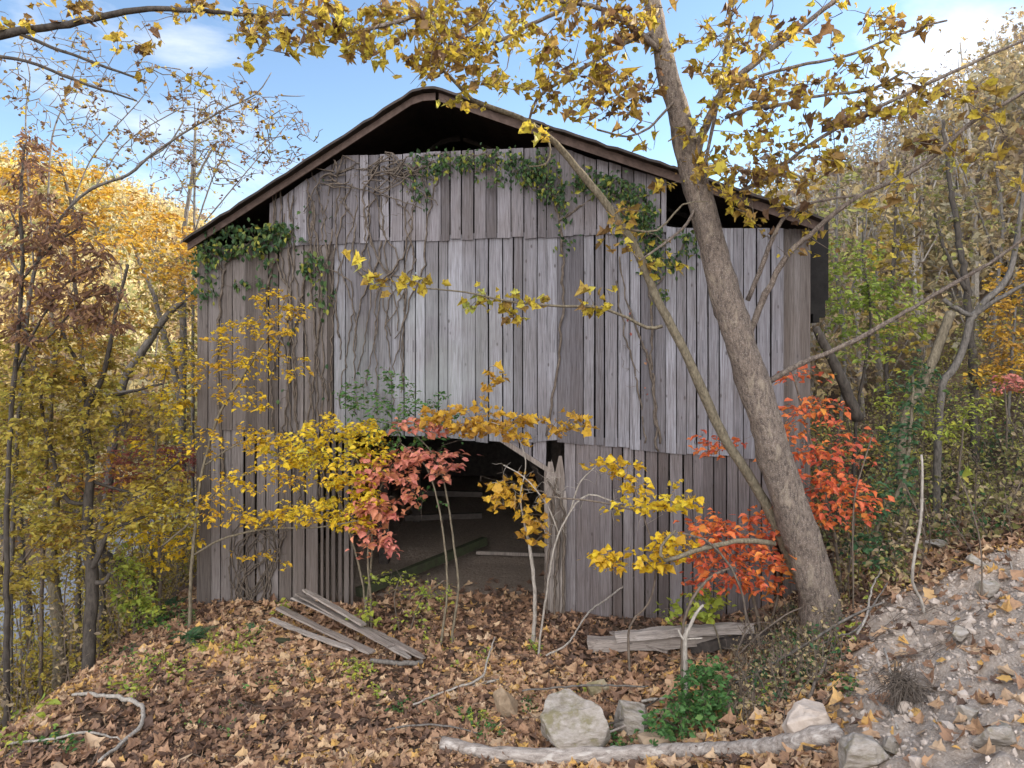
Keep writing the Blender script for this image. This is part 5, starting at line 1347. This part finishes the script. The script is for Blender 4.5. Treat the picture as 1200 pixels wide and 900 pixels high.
def ground_cover():
    """weeds too many to count: low leafy sprigs on the floor, taller brush on the banks"""
    rng = np.random.default_rng(105)
    def sprigs(mb, cx, cy, rx, ry, n, size, hmax, per, leaf=OVAL):
        lp = []
        for _ in range(n):
            a, q = rng.uniform(0, 2 * math.pi), math.sqrt(rng.uniform())
            g = G(cx + rx * q * math.cos(a), cy + ry * q * math.sin(a)); h = hmax * rng.uniform(.3, 1)
            tip = g + np.array([rng.normal() * h * .35, rng.normal() * h * .35, h])
            tube(mb, [g - [0, 0, .03], (g + tip) / 2 + rng.normal(size=3) * h * .08, tip], [.003, .0025, .001], 4, mi=1)
            for _k in range(rng.poisson(per)):
                t = rng.uniform(.3, 1); lp.append(g + (tip - g) * t + rng.normal(size=3) * size * .6)
        lp = np.array(lp).reshape(-1, 3); m = len(lp)
        y = rand_dirs(m, rng); y[:, 2] *= .4
        leaves(mb, leaf, lp, y, rand_dirs(m, rng, 1.6), size * np.clip(rng.normal(1, .25, m), .5, 1.6), rng.uniform(0, 1, m), .3, rng)
    for nm, mat, lab, spots in (
        ('weeds', 'lime', 'low yellow green weeds dotted over the leaf litter', [(20, 870, 40, 22, 24, .07, .25, 5), (35, 838, 20, 12, 8, .13, .25, 4), (195, 790, 40, 18, 36, .06, .2, 5), (150, 812, 22, 12, 16, .07, .18, 5), (255, 760, 30, 12, 22, .06, .16, 5), (285, 755, 26, 12, 14, .07, .2, 5), (415, 790, 26, 12, 30, .055, .15, 6), (440, 815, 30, 8, 12, .05, .12, 5), (560, 845, 20, 10, 12, .05, .12, 5), (563, 775, 8, 6, 5, .07, .15, 5), (625, 765, 8, 6, 5, .08, .15, 5), (520, 770, 30, 20, 14, .05, .12, 4), (672, 815, 14, 8, 8, .05, .1, 5), (330, 715, 14, 10, 6, .08, .2, 5), (1010, 690, 30, 34, 30, .06, .3, 5), (985, 750, 24, 20, 14, .06, .2, 5), (890, 820, 20, 20, 10, .06, .2, 4)]),
        ('weeds', 'green', 'low dark green weeds between the stones and along the bank foot', [(205, 730, 26, 16, 40, .06, .25, 6), (170, 740, 20, 12, 20, .07, .25, 5), (70, 875, 24, 10, 18, .06, .12, 6), (570, 862, 22, 12, 30, .045, .12, 6), (620, 832, 12, 8, 14, .045, .12, 6), (545, 845, 14, 8, 10, .05, .1, 5), (150, 780, 50, 16, 40, .05, .16, 5), (330, 800, 60, 20, 30, .045, .12, 5), (260, 850, 70, 20, 26, .045, .1, 5), (480, 835, 40, 12, 24, .045, .1, 5), (940, 770, 30, 26, 50, .045, .3, 6), (900, 790, 30, 16, 34, .045, .25, 6), (993, 806, 14, 8, 18, .05, .12, 6), (1040, 665, 26, 22, 30, .06, .3, 5), (960, 800, 20, 14, 20, .05, .2, 5), (745, 880, 20, 10, 20, .045, .12, 6), (718, 868, 8, 6, 10, .06, .12, 6), (1110, 630, 60, 12, 44, .06, .25, 5)])):
        mb = MB()
        for sp in spots: sprigs(mb, *sp)
        tag(mb.build('weeds', [M[mat], M['twig']]), lab, 'weeds', kind='stuff')


ground_cover()


def brush(label, mat, n, region, hr, per, size, seed, leaf=OVAL, stem='twig', spread=.22, cat='brush'):
    rng = np.random.default_rng(seed); mb = MB(); lp = []
    x0, x1, y0, y1, ok = region
    c = 0
    while c < n:
        x, y = rng.uniform(x0, x1), rng.uniform(y0, y1)
        if not ok(x, y): continue
        c += 1
        g = drop(x, y, -.05); h = rng.uniform(*hr)
        tip = g + np.array([rng.normal() * h * .22, rng.normal() * h * .22, h]); md = (g + tip) / 2 + rng.normal(size=3) * h * .07
        tube(mb, smooth_path(np.array([g, md, tip]), h / 4), .004 + .004 * h, 4, mi=1)
        m = rng.poisson(per)
        t = rng.uniform(.12, 1, m)[:, None]
        lp.append(g + (tip - g) * t + rng.normal(size=(m, 3)) * spread * (.4 + h * .35) * np.array([1, 1, .6]))
        for _ in range(3):
            t1 = rng.uniform(.3, .9); a = g + (tip - g) * t1; b = a + rng.normal(size=3) * h * .22
            tube(mb, [a, (a + b) / 2 + rng.normal(size=3) * .03, b], [.005, .004, .002], 4, mi=1)
    lp = np.concatenate(lp); m = len(lp); y = rand_dirs(m, rng); y[:, 2] = y[:, 2] * .5 - .25
    rd = np.clip(.5 + 1.1 * fbm(lp[:, 0] * .8, lp[:, 1] * .8 + lp[:, 2], 3, seed) + rng.normal(size=m) * .22, 0, 1)
    leaves(mb, leaf, lp, y, rand_dirs(m, rng, .7), size * np.clip(rng.normal(1, .3, m), .45, 1.8), rd, .3, rng)
    tag(mb.build('brush', [M[mat], M[stem]]), label, cat, kind='stuff')


barn_clear = lambda x, y: not (abs((np.array([x, y, 0]) - O0) @ U) < 5.6 and -.8 < -((np.array([x, y, 0]) - O0) @ NF) < 12.6)
rb = lambda x, y: barn_clear(x, y) and x > x_ramp(y) + .9 + .25 * (y - 9) * (y < 12) and dirt_mask(x, y) < .2 and (x - 4.6 > .33 * (y - 9.5))
brush('olive and brown brush covering the right bank', 'olive', 620, (4.2, 22, 8.9, 24, rb), (.5, 1.7), 55, .085, 201, cat='brush')
brush('tan dry weeds tangled over the right bank', 'tan', 380, (4.2, 20, 8.7, 22, rb), (.3, 1.1), 40, .08, 202)
brush('green vines and brambles low on the right bank', 'fern', 110, (4.2, 18, 9.2, 20, rb), (.3, 1.2), 40, .075, 203)
lb = lambda x, y: barn_clear(x, y) and x < -6.4 - .10 * max(y - 12, 0) and not (-16.2 < x < -11.8)
wb = lambda x, y: barn_clear(x, y) and dirt_mask(x, y) < .35
brush('dry tangled weeds round the foot of the leaning sycamore', 'tan', 230, (2.3, 5.0, 7.6, 10.6, lambda x, y: wb(x, y) and x > 2.3 + .42 * (y - 7.6) and x < 3.6 + .55 * (y - 7.6)), (.12, .5), 13, .05, 207, spread=.12)
brush('dark green trailing vines round the foot of the leaning sycamore', 'fern', 90, (2.3, 5.0, 7.6, 10.6, lambda x, y: wb(x, y) and x > 2.3 + .42 * (y - 7.6) and x < 3.6 + .55 * (y - 7.6)), (.1, .4), 15, .045, 208, spread=.12)
brush('tawny brush below the brink of the left bank', 'tan', 260, (-12.5, -6.6, 10.2, 26, lb), (.4, 1.6), 34, .08, 204)
brush('yellowing saplings and brush crowding the creek side', 'gold', 240, (-12, -6.6, 11.5, 30, lb), (.8, 3.0), 70, .085, 205)
brush('tan scrub along the near edge of the creek', 'gold', 240, (-12.9, -10.4, 10.5, 30, lambda x, y: True), (1.0, 3.2), 80, .10, 209)
brush('gold and tan brush on the far side of the creek', 'hill_gold', 300, (-30, -16.4, 14, 46, lb), (.8, 2.8), 70, .15, 206)


# ================================================================== HILL WOODS
def wood(label, mat, bark, pts, hr, crown, n_leaf, size, seed, bare=.0):
    """a far hillside wood that reads as one mass: stems with limbs and broken leaf clouds"""
    rng = np.random.default_rng(seed); mb = MB(); LP, LR = [], []
    for (x, y) in pts:
        g = drop(x, y, -.2); h = rng.uniform(*hr); top = g + np.array([rng.normal() * .5, rng.normal() * .5, h])
        md = (g + top) / 2 + rng.normal(size=3) * .25
        P = smooth_path(np.array([g, md, top]), h / 5); tube(mb, P, np.linspace(.012 * h + .02, .02, len(P)), 5, mi=1)
        cw = h * crown * rng.uniform(.8, 1.25); tone = rng.uniform(0, 1)
        nc = rng.integers(9, 15); C = []
        for k in range(nc):
            t = rng.uniform(.28, 1.0); i = int(t * (len(P) - 1)); rad = cw * (1.05 - .75 * abs(t - .55))
            a = rng.uniform(0, 2 * math.pi); b = P[i] + np.array([math.cos(a), math.sin(a), .0]) * rad * rng.uniform(.35, 1) + np.array([0, 0, rng.uniform(.0, .9)])
            tube(mb, [P[max(i - 1, 0)], (P[i] + b) / 2 + rng.normal(size=3) * .15, b], [.03, .02, .01], 4, mi=1)
            C.append(b)
        if rng.uniform() < bare: 
            m = int(n_leaf * .2)
        else:
            m = n_leaf
        C = np.array(C); ci = rng.integers(0, nc, m)
        LP.append(C[ci] + rng.normal(size=(m, 3)) * np.array([.36, .36, .30]) * cw * .75)
        LR.append(np.clip(tone * .8 + rng.normal(size=m) * .20 + .1, 0, 1))
    lp = np.concatenate(LP); m = len(lp); y = rand_dirs(m, rng); y[:, 2] -= .2
    leaves(mb, TUFT, lp, y, rand_dirs(m, rng, .5), size * np.clip(rng.normal(1, .3, m), .4, 1.9), np.concatenate(LR), 0, rng)
    tag(mb.build('hillside_wood', [M[mat], M[bark]]), label, 'wood', kind='stuff')


def spots(n, f, seed, dmin):
    rng = np.random.default_rng(seed); out = []
    tries = 0
    while len(out) < n and tries < n * 60:
        tries += 1
        p = f(rng)
        if all((p[0] - q[0]) ** 2 + (p[1] - q[1]) ** 2 > dmin ** 2 for q in out): out.append(p)
    return out


def f_left(rng):
    Y = rng.uniform(24, 95); px = rng.uniform(-160, 300); x = (px - CX) / FPX * Y
    return (x, Y) if x < -17.5 else (-17.5 - rng.uniform(0, 14), Y)


def f_right(rng):
    Y = rng.uniform(23, 95); px = rng.uniform(880, 1330); x = (px - CX) / FPX * Y
    return (x, Y) if x > 9 else (9 + rng.uniform(0, 20), Y)


wood('sunlit golden wood on the hillside across the creek', 'hill_gold', 'greybark', spots(230, f_left, 301, 2.2), (5.5, 9.5), .30, 520, .30, 301)
wood('tan and grey half bare wood climbing the right hillside', 'hill_tan', 'palebark', spots(400, f_right, 302, 1.6), (6, 11.5), .30, 760, .21, 302, bare=.2)
wood('scattered amber trees among the tan wood on the right hillside', 'hill_gold', 'darkbark', spots(55, f_right, 304, 3.5), (4, 7.5), .27, 420, .21, 304)
# the valley head behind the barn and the shading crest of the right hill (outside the frame)
wood('low gold wood at the valley head behind the barn', 'hill_gold', 'greybark', [(x, y) for x, y in spots(60, lambda r: (r.uniform(-30, 24), r.uniform(60, 130)), 303, 4)], (6, 9), .32, 220, .4, 303)

# ================================================================== CAMERA, LIGHT, SKY
def camera_light():
    cd = bpy.data.cameras.new('camera'); co = bpy.data.objects.new('camera', cd); COL.objects.link(co)
    cd.sensor_width = 36; cd.lens = 24; cd.shift_y = -50 / 1200
    cd.clip_end = 2000; cd.clip_start = .05
    co.location = CAM; co.rotation_euler = (math.pi / 2, 0, 0)
    SC.camera = co
    el, az = math.radians(21), math.radians(68)           # azimuth from +Y towards +X
    sd = np.array([math.sin(az) * math.cos(el), math.cos(az) * math.cos(el), math.sin(el)])
    ld = bpy.data.lights.new('sun', 'SUN'); ld.energy = 4.5; ld.angle = math.radians(.5); ld.color = (1, .90, .74)
    lo = bpy.data.objects.new('sun', ld); COL.objects.link(lo)
    from mathutils import Vector
    lo.rotation_euler = Vector(sd).to_track_quat('Z', 'Y').to_euler()
    lo.location = (20, 20, 40)
    w = bpy.data.worlds.new('World'); SC.world = w; w.use_nodes = True
    nt = w.node_tree; nt.nodes.clear()
    out = nt.nodes.new('ShaderNodeOutputWorld')
    sky = nd(nt, 'ShaderNodeTexSky', sky_type='NISHITA', sun_disc=False, sun_elevation=el, sun_rotation=az, air_density=1.0, dust_density=.25, ozone_density=1.6, altitude=600)
    tc = nd(nt, 'ShaderNodeTexCoord')
    mp = nd(nt, 'ShaderNodeMapping', {'Vector': tc.outputs['Generated'], 'Scale': (1, 1, 2.2), 'Location': SKY_LOC})
    n = nd(nt, 'ShaderNodeTexNoise', {'Vector': mp.outputs[0], 'Scale': 2.6, 'Detail': 9.0, 'Roughness': .58, 'Distortion': .25})
    sx = nd(nt, 'ShaderNodeSeparateXYZ', {0: tc.outputs['Generated']})
    # unseen cloud bank added behind the camera as fill; a few banks before it
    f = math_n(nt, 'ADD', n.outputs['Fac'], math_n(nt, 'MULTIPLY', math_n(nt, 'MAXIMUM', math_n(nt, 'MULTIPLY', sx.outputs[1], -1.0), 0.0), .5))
    for (px, py, rad, amt) in ((1105, 60, .14, .20), (960, -20, .28, -.12), (205, 35, .11, .12), (150, 205, .20, .09), (300, 245, .16, .08), (40, 20, .12, .06), (310, 250, .10, .08), (880, 170, .15, -.06)):
        d = unit(np.array([(px - CX) / FPX, 1, -(py - HY) / FPX]))
        ds = nd(nt, 'ShaderNodeVectorMath', {0: tc.outputs['Generated'], 1: tuple(d)}, operation='DISTANCE').outputs['Value']
        f = math_n(nt, 'ADD', f, math_n(nt, 'MULTIPLY', math_n(nt, 'SUBTRACT', 1.0, math_n(nt, 'DIVIDE', ds, rad), clamp=True), amt))
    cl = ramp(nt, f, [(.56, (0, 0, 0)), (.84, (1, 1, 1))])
    # added clouds behind the camera are brightened as fill; those before it are dimmer
    lit = mixc(nt, math_n(nt, 'ADD', math_n(nt, 'MULTIPLY', sx.outputs[1], -1.2), .35, clamp=True), (FRONT, FRONT * .99, FRONT * 1.01), (CLOUD_FILL, CLOUD_FILL * .99, CLOUD_FILL))
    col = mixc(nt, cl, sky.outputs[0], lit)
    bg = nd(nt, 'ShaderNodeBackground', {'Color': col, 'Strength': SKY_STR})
    nt.links.new(bg.outputs[0], out.inputs[0])
    vs = SC.view_settings
    SC.display_settings.display_device = 'sRGB'
    vs.view_transform = 'Standard'; vs.look = 'None'; vs.gamma = 1; vs.exposure = EXPOSURE; vs.use_curve_mapping = False
    c = SC.cycles
    c.max_bounces = 6; c.diffuse_bounces = 3; c.glossy_bounces = 2; c.transmission_bounces = 3; c.transparent_max_bounces = 4
    c.use_denoising = True


SKY_LOC = (0.3, 0.1, 0.0)
CLOUD_FILL = 16.0  # brightness of the fill clouds added behind the camera
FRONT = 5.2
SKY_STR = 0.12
EXPOSURE = 1.3
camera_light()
